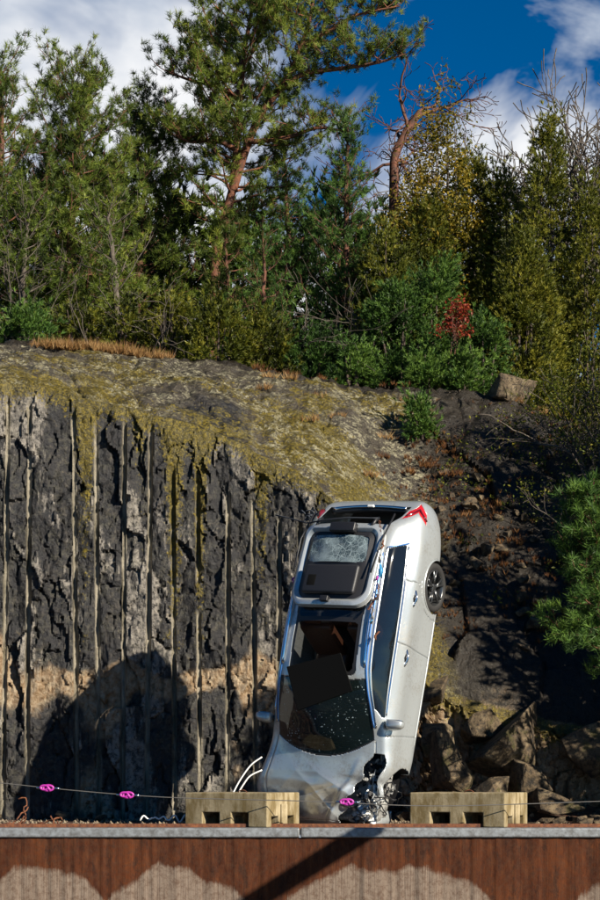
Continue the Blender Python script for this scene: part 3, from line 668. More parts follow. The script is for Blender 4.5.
def leafy(name, label, base, H, seed, ml, nst=4, depth=3, cnt=10, size=0.05, spread=0.16, tint=0.5, group=None, cat="shrub", mb='greybark', r=0.03, d0=None, sp=0.7, keep=1.0, wide=0.5):
    rg = np.random.default_rng(seed); G = Geo(); Lf = Leaves(); base = np.asarray(base, float); tips = []
    for k in range(nst):
        d = np.array([rg.normal() * wide, rg.normal() * wide, 1.0]) if d0 is None else np.array(d0) + rg.normal(size=3) * 0.3
        bare(G, base + np.array([rg.normal() * 0.06, rg.normal() * 0.06, -0.05]), d, H * rg.uniform(0.35, 0.55), r, rg, depth, tips, spread=sp)
    tips = np.array(tips); tips = tips[rg.random(len(tips)) < keep]
    if cnt: Lf.leaves(tips, rg, cnt, spread, size, tint)
    return tree_thing(name, base, label, cat, group, G, Lf, M[mb], M[ml] if ml else None, 'stems', 'foliage')

def ground_at(px, y):
    x = (px - 300) / F * (y + D); return np.array([x, y, plateau(x, y) - 0.05])

# ------------------------------------------------------------------ the forest edge
TB = "trees on the plateau"
def tp(pts, y, dy=0.0): return [PX(a, b, y + dy * i) for i, (a, b) in enumerate(pts)]
# tall forked pine
tr = [ground_at(212, 15)] + tp([(214, 290), (221, 232), (234, 182), (238, 122), (243, 62), (252, 4), (256, -70)], 15)
fork = tp([(233, 190), (247, 146), (262, 112), (284, 84), (299, 52), (312, 8), (316, -40)], 15, -0.12)
limbL = tp([(236, 150), (215, 140), (192, 142), (172, 134)], 15, -0.1)
limbR = tp([(284, 84), (310, 72), (345, 68), (380, 62), (405, 54)], 14.5, -0.1)
limbA = tp([(240, 100), (216, 86), (190, 80), (164, 70)], 15, -0.15)
limbB = tp([(250, 142), (285, 138), (318, 128), (350, 132)], 14.8, -0.15)
limbU = tp([(300, 48), (330, 30), (360, 14), (400, 6)], 14.5, -0.1)
dome = lambda u: (0.55 + 0.6 * math.sin(min(1.0, u * 1.15) * 2.4)) * (1.0 if u < 0.85 else 0.75)
pine("scots_pine", "tall forked pine with orange bark towering over the forest edge", tr, 0.115, 31, 80, 0.36, 1.95, dome, 30, tint=0.55, group=TB, elev=(-0.15, 0.5),
     extra=[(fork, 0.085, 24, 0.35, 1.15), (limbL, 0.05, 18, 0.10, 0.85), (limbR, 0.05, 26, 0.15, 0.85), (limbU, 0.04, 20, 0.10, 0.9), (limbA, 0.045, 18, 0.1, 0.85), (limbB, 0.045, 18, 0.15, 0.75)], nl=0.14, nw=0.0098)
# left pines
cone = lambda u: 0.45 + 0.65 * math.sin((0.12 + 0.88 * (1 - u)) * 2.3) * (1 - 0.45 * u)
pine("scots_pine", "dense rounded pine with a slim trunk growing left of the forked pine", [ground_at(66, 14)] + tp([(70, 250), (77, 160), (79, 118), (74, 84)], 14), 0.085, 32, 92, 0.08, 1.95, cone, 28, tint=0.46, group=TB, mb='redbark', nl=0.14, nw=0.0098)
pine("scots_pine", "pine at the far end of the mossy crest with a twisted bare lower branch", [ground_at(-12, 13)] + tp([(-8, 230), (2, 140), (0, 72)], 13), 0.10, 33, 70, 0.12, 1.35, cone, 28, tint=0.42, group=TB, mb='redbark', nl=0.14, nw=0.0098, dead=0.15)
pine("scots_pine", "bushy pine filling the gap between the rounded pine and the forked pine", [ground_at(138, 16)] + tp([(140, 250), (146, 180), (150, 122)], 16), 0.08, 34, 84, 0.06, 1.85, cone, 28, tint=0.42, group=TB, mb='redbark', nl=0.14, nw=0.0098)
pine("scots_pine", "low pine with many dead twigs behind the golden grass", [ground_at(118, 12)] + tp([(116, 290), (110, 235), (108, 205)], 12), 0.07, 35, 34, 0.1, 1.25, cone, 26, tint=0.52, group=TB, mb='greybark', dead=0.45, nl=0.11)
pine("scots_pine", "low spreading pine below the pine at the crest end", [ground_at(20, 12)] + tp([(22, 290), (26, 240), (30, 205)], 12), 0.07, 36, 36, 0.08, 1.3, cone, 26, tint=0.5, group=TB, mb='greybark', dead=0.35, nl=0.11)
# young blue-green pines
yc_ = lambda u: 0.18 + 0.95 * (1 - u) ** 0.8
pine("young_pine", "blue green young pine with an upright pointed leader", [ground_at(345, 13.5)] + tp([(346, 250), (347, 170), (348, 128)], 13.5), 0.06, 41, 84, 0.03, 1.15, yc_, 28, ml='pineblue', tint=0.5, mb='redbark', elev=(0.15, 0.7), nl=0.12, group=TB)
pine("young_pine", "broad blue green young pine close behind the forked trunk", [ground_at(288, 16)] + tp([(288, 260), (286, 190), (284, 140)], 16), 0.06, 42, 84, 0.03, 1.5, yc_, 28, ml='pineblue', tint=0.40, mb='redbark', elev=(0.1, 0.6), nl=0.12, group=TB)
pine("young_pine", "shaded young pine in front of the forked pine's trunk foot", [ground_at(258, 12.2)] + tp([(262, 320), (264, 270), (262, 235)], 12.2), 0.05, 43, 30, 0.05, 1.0, yc_, 18, ml='pineblue', tint=0.45, mb='redbark', nl=0.11, group=TB)
pine("young_pine", "young pine hiding the lower trunk of the forked pine", [ground_at(232, 13.4)] + tp([(230, 320), (226, 260), (224, 222)], 13.4), 0.05, 44, 44, 0.05, 1.05, yc_, 26, ml='pine', tint=0.42, mb='redbark', group=TB)
# weathered bare pine
rg = np.random.default_rng(52); G = Geo(); tips = []
St = [ground_at(392, 15)] + tp([(392, 300), (394, 210), (394, 165), (403, 138), (420, 112)], 15); S2 = curve_pts(St, 22)
G.tube(S2, np.linspace(0.125, 0.07, 22), 9, False)
for (a, b), L, r, dep in (((445, 80), 0.9, 0.05, 3), ((455, 130), 0.9, 0.045, 3), ((370, 130), 0.8, 0.04, 3), ((425, 60), 0.9, 0.05, 3), ((360, 175), 0.7, 0.035, 3), ((385, 70), 0.9, 0.04, 3), ((470, 60), 0.9, 0.04, 3)):
    s = rg.uniform(0.80, 1.0); q = along(S2, s); d = PX(a, b, 15 + rg.normal() * 0.6) - q
    bare(G, q, d, L, r, rg, 4, tips, 0.24, 0.02, (2, 4), 0.65, 0.009)
tree_thing("bare_pine", S2[0], "gnarled leafless pine with a red brown kinked trunk", "tree", TB, G, None, M['redbark'], None)
# yellow birch-like tree
b = ground_at(442, 13.6); juniper("yellow_leaved_tree", "tree with yellowing autumn leaves beside the bare pine", b, PX(442, 96, 13.6)[2] - b[2], 0.95, 61, 2300, ml='yellow', tint=0.45, group=TB, nst=9, clump=0.42, cat="tree", mb='greybark', leaf=(10, 0.10, 0.038))
b = ground_at(404, 12.9); juniper("yellow_leaved_tree", "low golden leaved sapling in front of the bare pine's trunk", b, PX(404, 205, 12.9)[2] - b[2], 0.60, 62, 900, ml='yellow', tint=0.35, group=TB, nst=6, clump=0.36, cat="tree", mb='greybark', leaf=(8, 0.10, 0.032))
# junipers
JP = "junipers on the plateau"
for i, (px, top, y, Rm, n, tint, lab) in enumerate([
    (547, 116, 12.5, 0.62, 1500, 0.55, "tallest columnar juniper standing right of the yellow tree"),
    (506, 168, 13.2, 0.62, 1300, 0.45, "columnar juniper beside the tallest juniper, a little shorter"),
    (588, 185, 12.0, 0.60, 1200, 0.55, "columnar juniper at the far right of the juniper row"),
    (470, 150, 14.0, 0.75, 1500, 0.42, "broad juniper behind the red leaved shrub"),
    (428, 196, 13.0, 0.75, 1500, 0.40, "dark full juniper under the yellow leaved tree"),
    (388, 228, 12.2, 0.62, 1200, 0.33, "shaded juniper between the young pine and the yellow tree"),
    (524, 232, 11.4, 0.62, 1200, 0.52, "shorter juniper in front of the columnar pair")]):
    b = ground_at(px, y); H = PX(px, top, y)[2] - b[2]
    juniper("juniper", lab, b, H, Rm * 1.2, 100 + i, int(n * 2.9), tint=tint + 0.06, group=JP, nst=6, cnt=18, L=0.08, w=0.015, clump=0.22)
# low shrubs along the crest
SH = "evergreen shrubs along the crest"
for i, (px, top, y, Rm, n, tint, ml, lab) in enumerate([
    (26, 312, 10.4, 0.55, 380, 0.62, 'pineblue', "low bright green shrub at the end of the golden grass"),
    (78, 300, 11.4, 0.55, 380, 0.5, 'juniper', "low juniper behind the golden grass strip"),
    (128, 300, 11.2, 0.5, 340, 0.45, 'juniper', "small dull juniper behind the thickest golden grass"),
    (172, 300, 11.0, 0.6, 420, 0.55, 'juniper', "juniper shrub where the golden grass strip ends"),
    (218, 302, 10.3, 0.70, 640, 0.50, 'juniper', "wide rounded juniper at the foot of the forked pine"),
    (268, 318, 10.6, 0.6, 460, 0.35, 'juniper', "dark juniper right of the wide rounded one"),
    (312, 330, 10.8, 0.55, 380, 0.35, 'pineblue', "shaded evergreen shrub below the young pine"),
    (352, 342, 10.2, 0.45, 300, 0.62, 'pineblue', "small bright evergreen at the crest below the young pine"),
    (398, 288, 10.8, 0.80, 820, 0.50, 'pineblue', "large rounded evergreen shrub left of the red leaved shrub"),
    (436, 262, 11.2, 0.75, 820, 0.52, 'pineblue', "tall rounded evergreen shrub directly behind the red leaved shrub"),
    (484, 322, 10.4, 0.55, 420, 0.55, 'pineblue', "evergreen shrub between the red leaved shrub and the rock outcrop"),
    (522, 300, 11.0, 0.6, 520, 0.5, 'juniper', "juniper shrub above the pale rock outcrop"),
    (425, 352, 9.9, 0.42, 260, 0.62, 'pineblue', "small bright evergreen on the crest beneath the large rounded shrub"),
    (462, 358, 9.8, 0.40, 240, 0.6, 'pineblue', "small evergreen on the crest beneath the red leaved shrub")]):
    b = ground_at(px, y); H = max(0.35, PX(px, top, y)[2] - b[2])
    juniper("evergreen_shrub", lab, b, H, Rm, 200 + i, int(n * 2.2), ml=ml, tint=tint, group=SH, shape='dome', nst=5, cnt=18, L=0.085, w=0.016, clump=0.22, cat="shrub", up=0.6)
leafy("red_leaved_shrub", "small shrub with bright red autumn leaves among evergreens", PX(455, 352, 9.7), 0.95, 71, 'red', 4, 2, 12, 0.035, 0.09, 0.5, None, "shrub", 'redbark', 0.012, None, 0.4, 1.0, 0.16)
# dead twiggy brush between the shrubs
for i, (px, y, H, lab) in enumerate([(12, 10.6, 2.6, "tangle of pale dead branches by the crest end"), (100, 10.8, 1.5, "thin grey dead brush behind the golden grass"), (160, 10.6, 1.9, "leafless grey brush left of the wide rounded juniper"), (300, 11.2, 2.4, "arching dead branches right of the forked trunk"), (372, 11.4, 2.2, "dry twigs between young pine and large rounded shrub")]):
    leafy("dead_brush", lab, ground_at(px, y), H, 300 + i, None, 3, 3, 0, group="dead brush under the trees", r=0.018, sp=0.75, wide=0.45)
# second row closing the forest behind
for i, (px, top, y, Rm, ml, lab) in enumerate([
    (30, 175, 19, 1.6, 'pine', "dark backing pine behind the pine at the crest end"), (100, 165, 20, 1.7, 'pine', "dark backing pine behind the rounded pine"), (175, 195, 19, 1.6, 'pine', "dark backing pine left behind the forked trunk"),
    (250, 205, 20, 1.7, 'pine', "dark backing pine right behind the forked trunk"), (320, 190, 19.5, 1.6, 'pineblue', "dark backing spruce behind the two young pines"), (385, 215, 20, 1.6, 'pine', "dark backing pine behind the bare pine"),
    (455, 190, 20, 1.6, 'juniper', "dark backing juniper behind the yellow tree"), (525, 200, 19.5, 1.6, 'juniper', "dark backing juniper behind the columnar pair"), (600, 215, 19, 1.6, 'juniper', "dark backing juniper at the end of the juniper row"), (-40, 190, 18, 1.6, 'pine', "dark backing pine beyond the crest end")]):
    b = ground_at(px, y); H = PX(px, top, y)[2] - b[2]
    juniper("backing_tree", lab, b, H, Rm, 400 + i, 1450, ml=ml, tint=0.12, group="second row of trees", shape='column', cnt=13, L=0.22, w=0.048, clump=0.55, cat="tree", nst=5)  # low tint puts the forest's inner shade into the foliage colour
# leafless trees against the sky
rg = np.random.default_rng(81)
for (px, y, H, nst, lab) in ((556, 18, 7.6, 4, "leafless spreading tree rising behind the tallest juniper"), (606, 17, 7.2, 4, "leafless tree with pale twigs at the end of the juniper row"), (505, 19, 7.0, 3, "thin leafless tree behind the yellow tree and junipers")):
    G = Geo(); tips = []; b = ground_at(px, y)
    G.tube(polyline(b, (0, 0, 1), H * 0.42, 8, rg, 0.08), np.linspace(0.13, 0.09, 9), 8, False); top = G.v[-1][-9:].mean(0)
    for k in range(nst + 2): bare(G, top, (rg.normal() * 0.55, rg.normal() * 0.4, 1.0), H * 0.26, 0.07, rg, 4, tips, 0.18, 0.03, (3, 4), 0.5, 0.014)
    tree_thing("leafless_tree", b, lab, "tree", TB, G, None, M['greybark'], None)

# ------------------------------------------------------------------ right-hand growth: stands beside the slope and shades it
def slope_pt(px, y):
    x = np.array([(px - 300) / F * (y + D)]); ye_, ze_ = edge_of(x); yc_2, zc_2 = crest_of(x)
    t = np.clip((y - ye_) / (yc_2 - ye_), 0, 1); st_ = sstep(1.0, 2.6, x)
    z = ze_ + (zc_2 - ze_) * ((1 - st_) * t ** 0.92 + st_ * t ** 0.75)
    z = np.where(y < ye_, 0.3, z)
    return np.array([x[0], y, float(z[0])])
RT = "growth along the right of the slope"
leafy("leafy_bush", "twiggy bush with sparse small green leaves right of the rock outcrop", slope_pt(604, 6.8), 2.6, 501, 'green', 8, 3, 14, 0.028, 0.15, 0.5, RT, "bush", 'greybark', 0.03, None, 0.6, 0.7, 0.35)
leafy("leafy_bush", "olive leaved bush on the slope under the juniper row", slope_pt(586, 7.6), 1.7, 502, 'green', 8, 3, 14, 0.028, 0.15, 0.55, RT, "bush", 'greybark', 0.025, None, 0.6, 0.8, 0.35)
leafy("leafy_bush", "small arching bush hanging over the shaded slope", slope_pt(578, 6.0), 1.5, 503, 'green', 6, 3, 12, 0.026, 0.14, 0.45, RT, "bush", 'greybark', 0.02, None, 0.6, 0.7, 0.5)
pine("young_pine", "bright green young pine reaching in over the shaded slope", [(4.5, 0.9, 0.0), PX(618, 700, 0.9), PX(596, 590, 0.9), PX(586, 500, 0.9)], 0.05, 511, 56, 0.46, 0.85, yc_, 26, ml='pineblue', tint=0.55, mb='redbark', elev=(0.0, 0.5), nl=0.13, nw=0.010, group=RT, step=0.09, dens=3)
juniper("evergreen_sapling", "small evergreen sapling on the mossy slope above the car", slope_pt(420, 8.1) - np.array([0, 0, 0.1]), 0.75, 0.34, 512, 420, ml='pineblue', tint=0.6, group=RT, shape='dome', nst=4, cnt=18, L=0.08, w=0.015, clump=0.2, cat="sapling", up=0.6)
for i, (x, y, H, Rm, lab) in enumerate([(6.6, 2.2, 5.4, 1.25, "dark pine beside the slope right of the car"), (6.9, 1.4, 7.5, 1.0, "slim tall pine close behind the young pine on the quay"), (8.2, 0.9, 6.4, 1.4, "tall pine on the quay beyond the concrete barrier"), (6.4, 4.6, 6.2, 1.2, "pine on the slope right of the leafy bush"), (10.4, -0.4, 7.6, 1.6, "tall pine farthest along the quay"), (8.4, 3.4, 8.8, 1.6, "highest pine beside the slope"), (11.0, 1.4, 9.4, 1.8, "broad pine behind the quay pines")]):
    juniper("shade_pine", lab, (x, y, 0.0 if y < 3 else 1.5), H, Rm, 600 + i, 1400, ml='pine', tint=0.3, group="pines right of the slope", shape='column', cnt=12, L=0.18, w=0.045, clump=0.5, cat="tree", nst=5)

# ------------------------------------------------------------------ dry grass and heather
def grass(name, label, spots, h, n, ml, seed, group=None, wid=0.012):
    rg = np.random.default_rng(seed); Lf = Leaves(); C = []
    for (p, r, k) in spots:
        c = p + np.stack([rg.normal(size=k) * r, rg.normal(size=k) * r * 0.5, np.zeros(k) - 0.03], -1); C.append(c)
    C = np.vstack(C); Lf.tufts(C, np.tile([0.1, -0.1, 1.0], (len(C), 1)), rg, n, h, wid, 0.60, 0.5, 0.5, 0.0)
    o0 = C.mean(0); o = Lf.build(name, M[ml], None, o0); o.location = o0
    return o
sp = [(PX(a, b, 9.3), 0.16, int(8 + 16 * abs(math.sin(a * 0.13)))) for a, b in zip(np.linspace(44, 160, 20), np.interp(np.linspace(44, 160, 20), [44, 100, 160], [347, 351, 360]))]
tag(grass("golden_grass", "strip of golden dry grass along the mossy crest", sp, 0.24, 13, 'grass', 701, None, 0.009), None, "grass", None, 'stuff')
sp = [(slope_pt(a, y) , 0.09, 10) for a, y in ((307, 7.2), (385, 7.9), (340, 7.7), (318, 8.4), (268, 9.0), (290, 9.2), (372, 6.6), (515, 9.4), (540, 9.4), (262, 8.2))]
tag(grass("dry_grass_tufts", "small russet grass tufts scattered over the mossy slope", sp, 0.17, 14, 'grass', 702), None, "grass", None, 'stuff')
sp = [(slope_pt(a, y), 0.14, 9) for a, y in ((255, 9.5), (275, 9.6), (295, 9.6), (320, 9.6), (430, 7.4), (450, 7.2), (470, 7.6), (490, 7.3), (505, 7.8), (440, 6.6), (480, 6.6), (520, 8.4), (395, 9.5), (460, 8.0), (405, 7.2), (380, 7.3))]
tag(grass("russet_heather", "russet heather growing between slope and shrubs", sp, 0.15, 16, 'heather', 703), None, "heather", None, 'stuff')

rg = np.random.default_rng(77); spots = []
for k in range(420):
    a, y = rg.uniform(400, 600), rg.uniform(4.4, 9.2); spots.append((slope_pt(a, y) + np.array([0, 0, -0.02]), 0.10, 4))
tag(grass("slope_ground_cover", "dark withered ground cover on the shaded slope right of the car", spots, 0.11, 11, 'heather', 704), None, "ground cover", None, 'stuff')
spots = [(slope_pt(rg.uniform(430, 600), rg.uniform(4.6, 9.0)) + np.array([0, 0, 0.02]), 0.16, 9) for k in range(22)]
Lf = Leaves(); C_ = np.vstack([p + rg.normal(size=(k, 3)) * np.array([r, r, 0.06]) for p, r, k in spots]); Lf.leaves(C_, rg, 7, 0.09, 0.028, 0.35, 0.4); o0_ = C_.mean(0)
o = Lf.build("low_leafy_plants", M['green'], None, o0_); o.location = o0_; tag(o, "low green leafy plants scattered over the shaded slope", "plants", None, 'stuff')

# ------------------------------------------------------------------ boulders and rubble
def rock_mesh(name, seed, dims, sub=3, cuts=9, rough=0.02):
    """angular broken block: hull of random points, edges chipped by a fine displacement"""
    import bmesh
    rg = np.random.default_rng(seed); bm = bmesh.new()
    for p in rg.uniform(-1, 1, (13, 3)): bm.verts.new(tuple(p / max(1.0, np.abs(p).sum() * 0.62)))
    r = bmesh.ops.convex_hull(bm, input=bm.verts); bmesh.ops.delete(bm, geom=[v for v in bm.verts if not v.link_faces], context='VERTS')
    bmesh.ops.dissolve_limit(bm, angle_limit=R(9), verts=bm.verts, edges=bm.edges)
    bmesh.ops.bevel(bm, geom=list(bm.edges), offset=0.03, segments=1, affect='EDGES')
    bmesh.ops.triangulate(bm, faces=bm.faces); bmesh.ops.subdivide_edges(bm, edges=bm.edges, cuts=sub, use_grid_fill=True); bmesh.ops.triangulate(bm, faces=bm.faces)
    bm.verts.index_update(); V = np.array([v.co[:] for v in bm.verts]); Fc = np.array([[v.index for v in f.verts] for f in bm.faces]); bm.free()
    V = V / (V.max(0) - V.min(0)) * np.array(dims) * 1.1; q = V * 4.0 / max(dims); n = unit(V)
    V = V + rough * max(dims) * (fbm(q[:, 0], q[:, 1], q[:, 2], seed, 4) - 0.9 * np.exp(-(fbm(q[:, 0] * 0.8, q[:, 1] * 0.8, q[:, 2] * 0.8, seed + 9, 3) / 0.05) ** 2))[:, None] * n
    V[:, 2] -= V[:, 2].min()
    me = mk_mesh(name, V, Fc, True); me.set_sharp_from_angle(angle=R(26)); return me
BG = "boulders at the foot of the slope"
for i, (px, py, y, dims, rz, lab) in enumerate([
    (500, 772, 3.45, (1.15, 0.8, 1.05), 0.3, "largest flat faced block in the ledge at the slope foot"),
    (452, 785, 3.25, (0.62, 0.6, 0.85), 0.9, "upright fissured block between the car and the largest block"),
    (474, 742, 3.75, (0.75, 0.6, 0.55), 2.0, "block wedged on top of the ledge behind the upright block"),
    (432, 700, 3.9, (0.7, 0.6, 0.55), 1.4, "ochre block wedged high beside the car's sill"),
    (438, 752, 3.55, (0.5, 0.5, 0.5), 2.7, "small block jammed between the car's sill and the upright block"),
    (530, 790, 3.2, (0.6, 0.5, 0.55), 2.1, "low dark block right of the largest block"),
    (482, 800, 2.95, (0.6, 0.5, 0.42), 0.6, "slab leaning at the foot of the largest block"),
    (525, 735, 3.8, (0.6, 0.5, 0.5), 1.1, "shaded block capping the right end of the ledge"),
    (560, 806, 2.8, (0.7, 0.5, 0.36), 0.2, "flat boulder in deep shade past the concrete barrier"),
    (465, 812, 2.5, (0.45, 0.4, 0.28), 2.6, "squat boulder just behind the right concrete barrier"),
    (590, 770, 3.3, (0.8, 0.7, 0.8), 1.0, "shaded boulder under the young pine")]):
    p = PX(px, py, y); o = link("boulder", rock_mesh("boulder", 800 + i, dims, 4), M['stone'], None, (p[0], p[1], p[2] - 0.12 if p[2] > 0.2 else -0.03)); o.rotation_euler = (0, 0, rz); tag(o, lab, "boulder", BG)
p = PX(512, 396, 9.6); o = link("rock_outcrop", rock_mesh("rock_outcrop", 830, (1.0, 0.7, 0.6), 5), M['stone'], None, (p[0] - 0.1, p[1], p[2] - 0.25)); o.rotation_euler = (0.2, 0.15, 0.7); tag(o, "brown grey rock outcrop on the crest below the junipers", "rock")
rg = np.random.default_rng(9); stones = [rock_mesh("stone", 840 + i, (0.17, 0.14, 0.11), 1) for i in range(5)]
k = 0
while k < 60:
    x = rg.uniform(-4.6, 5.2); y = rg.uniform(1.0, 4.6)
    if -0.9 < x < 1.9 and y < 3.0: continue
    if x < 1.5 and (y < 3.9 or k % 3): 
        if x < 1.5 and y < 3.9: continue
    zg = -0.03 + 0.5 * float(sstep(2.6, 4.6, y) * sstep(1.6, 3.0, x))
    o = link("stone", stones[k % 5], M['stone'], None, (x, y, zg - 0.012)); o.rotation_euler = (0, 0, rg.uniform(0, 6.28)); s = rg.uniform(0.5, 1.5); o.scale = (s, s, s * rg.uniform(0.7, 1.1))
    tag(o, "loose angular stone among the rubble at the cliff foot", "stone", "loose stones at the cliff foot"); k += 1
for k in range(26):
    p = slope_pt(rg.uniform(425, 540), rg.uniform(4.3, 7.4)); o = link("stone", stones[k % 5], M['stone'], None, (p[0], p[1], p[2] - 0.05)); o.rotation_euler = (rg.uniform(-0.4, 0.4), rg.uniform(-0.4, 0.4), rg.uniform(0, 6.28)); z_ = rg.uniform(0.6, 1.7); o.scale = (z_, z_, z_)
    tag(o, "loose stone caught on the steep slope right of the car", "stone", "loose stones on the slope")
G = Geo(); n = 1500
for i in range(n):
    x = rg.uniform(-5, 5.5); y = rg.uniform(0.35, 4.8); zg = -0.03 + 0.5 * float(sstep(2.6, 4.6, y) * sstep(1.6, 3.0, x)); s = rg.uniform(0.012, 0.04)
    V = np.array([[1, 0, 0], [-1, 0, 0], [0, 1, 0], [0, -1, 0], [0, 0, 1], [0, 0, -1]]) * s * rg.uniform(0.6, 1.3, (6, 1)) + np.array([x, y, zg + s * 0.4])
    G.add(V, None, [[0, 2, 4], [2, 1, 4], [1, 3, 4], [3, 0, 4], [2, 0, 5], [1, 2, 5], [3, 1, 5], [0, 3, 5]])
tag(G.build("gravel", M['gravel']), "fine gravel and rubble scattered over the quay deck", "gravel", None, 'stuff')

# ------------------------------------------------------------------ concrete barriers with fork slots
def barrier(px_l, px_c, px_r, th, label):
    c = PX(px_c, 800, 0.06); L = (px_c - px_l) / 78.0 / math.cos(th); Wd = 0.92; H = 0.445
    r = empty("concrete_barrier", (c[0], 0.06, 0.0), label, "barrier", "concrete barriers on the quay edge"); r.rotation_euler = (0, 0, -th)
    # local frame: long face on y=0 from x=-L to 0, end face on x=0 from y=0 to Wd
    def holes_face(w, holes, hh):
        xs_ = sorted({0, w, *[a for h in holes for a in h]}); return xs_
    G = Geo()
    longs = [(0.22 * L, 0.42 * L), (0.57 * L, 0.77 * L)]; ends = [(0.14 * Wd, 0.36 * Wd), (0.61 * Wd, 0.84 * Wd)]
    # one casting: cells between the break lines are solid except where the fork tunnels run
    hs_ = 0.42 * H
    xb = [-L, -L + longs[0][0], -L + longs[0][1], -L + longs[1][0], -L + longs[1][1], 0]; yb = [0, ends[0][0], ends[0][1], ends[1][0], ends[1][1], Wd]; zb_2 = [0.0, 0.31 * H, hs_, H]
    solid = np.zeros((7, 7, 5), bool); solid[1:6, 1:6, 1:4] = True
    for i in (2, 4): solid[i, 1:6, 1:3] = False
    for j in (2, 4): solid[1:6, j, 1:2] = False
    vid = {}; VV_ = []; QQ_ = []
    def vtx(i, j, k):
        if (i, j, k) not in vid: vid[i, j, k] = len(VV_); VV_.append((xb[i], yb[j], zb_2[k]))
        return vid[i, j, k]
    for i in range(5):
        for j in range(5):
            for k in range(3):
                if not solid[i + 1, j + 1, k + 1]: continue
                for (d, c4) in (((-1, 0, 0), ((0, 0, 0), (0, 0, 1), (0, 1, 1), (0, 1, 0))), ((1, 0, 0), ((1, 0, 0), (1, 1, 0), (1, 1, 1), (1, 0, 1))), ((0, -1, 0), ((0, 0, 0), (1, 0, 0), (1, 0, 1), (0, 0, 1))), ((0, 1, 0), ((0, 1, 0), (0, 1, 1), (1, 1, 1), (1, 1, 0))), ((0, 0, -1), ((0, 0, 0), (0, 1, 0), (1, 1, 0), (1, 0, 0))), ((0, 0, 1), ((0, 0, 1), (1, 0, 1), (1, 1, 1), (0, 1, 1)))):
                    if not solid[i + 1 + d[0], j + 1 + d[1], k + 1 + d[2]]: QQ_.append([vtx(i + c[0], j + c[1], k + c[2]) for c in c4])
    body = link("concrete_block", mk_mesh("concrete_block", np.array(VV_), np.array(QQ_)), M['concrete'], r)
    bevel(body, 0.016, 3)
    # lifting loop on top and the proud end frame
    a = np.linspace(0, math.pi, 12)
    G = Geo(); G.tube(np.stack([-L * 0.5 + 0.07 * np.cos(a), np.full(12, Wd / 2), H - 0.02 + 0.05 * np.sin(a)], 1), 0.008, 6); G.build("lifting_loop", M['rust'], r, True)
    G = Geo(); G.box((-0.002, 0.40 * Wd, 0.02), (0.03, 0.57 * Wd, 0.30)); bevel(G.build("end_rib", M['concrete'], r), 0.012, 2)
    return r
barrier(182, 267, 306, R(27), "left concrete barrier with fork slots before the car's bonnet")
barrier(412, 505, 538, R(25), "right concrete barrier with fork slots beside the boulders")

# ------------------------------------------------------------------ the crashed car, standing on its nose
CAR_Q = (R(31.37), R(9.88), R(8.80)); CAR_C = np.array([0.7366, 1.30, 1.98]); CAR_REF = np.array([2.4, 0, 0.5])
def car_rot(yaw, roll, lean):
    c, s = math.cos, math.sin
    B = np.array([[0, 1, 0], [0, 0, -1], [1, 0, 0]], float)
    Rl = np.array([[1, 0, 0], [0, c(lean), s(lean)], [0, -s(lean), c(lean)]]); Rz = np.array([[c(yaw), s(yaw), 0], [-s(yaw), c(yaw), 0], [0, 0, 1]]); Rr = np.array([[c(roll), 0, s(roll)], [0, 1, 0], [-s(roll), 0, c(roll)]])
    return Rr @ Rl @ Rz @ B
CR = car_rot(*CAR_Q); CAR_O = np.array([0.36, 0.0, 0.5])
def c2w(p): return CR @ (np.asarray(p, float) - CAR_REF) + CAR_C
car = empty("crashed_car", tuple(c2w(CAR_O)), "crashed silver estate car standing on its crumpled nose against the cliff", "car")
car.rotation_euler = Matrix((CR @ np.diag([1.0, -1.0, 1.0])).tolist()).to_euler()   # parts are laid out with +Y on the car's left, mirrored below

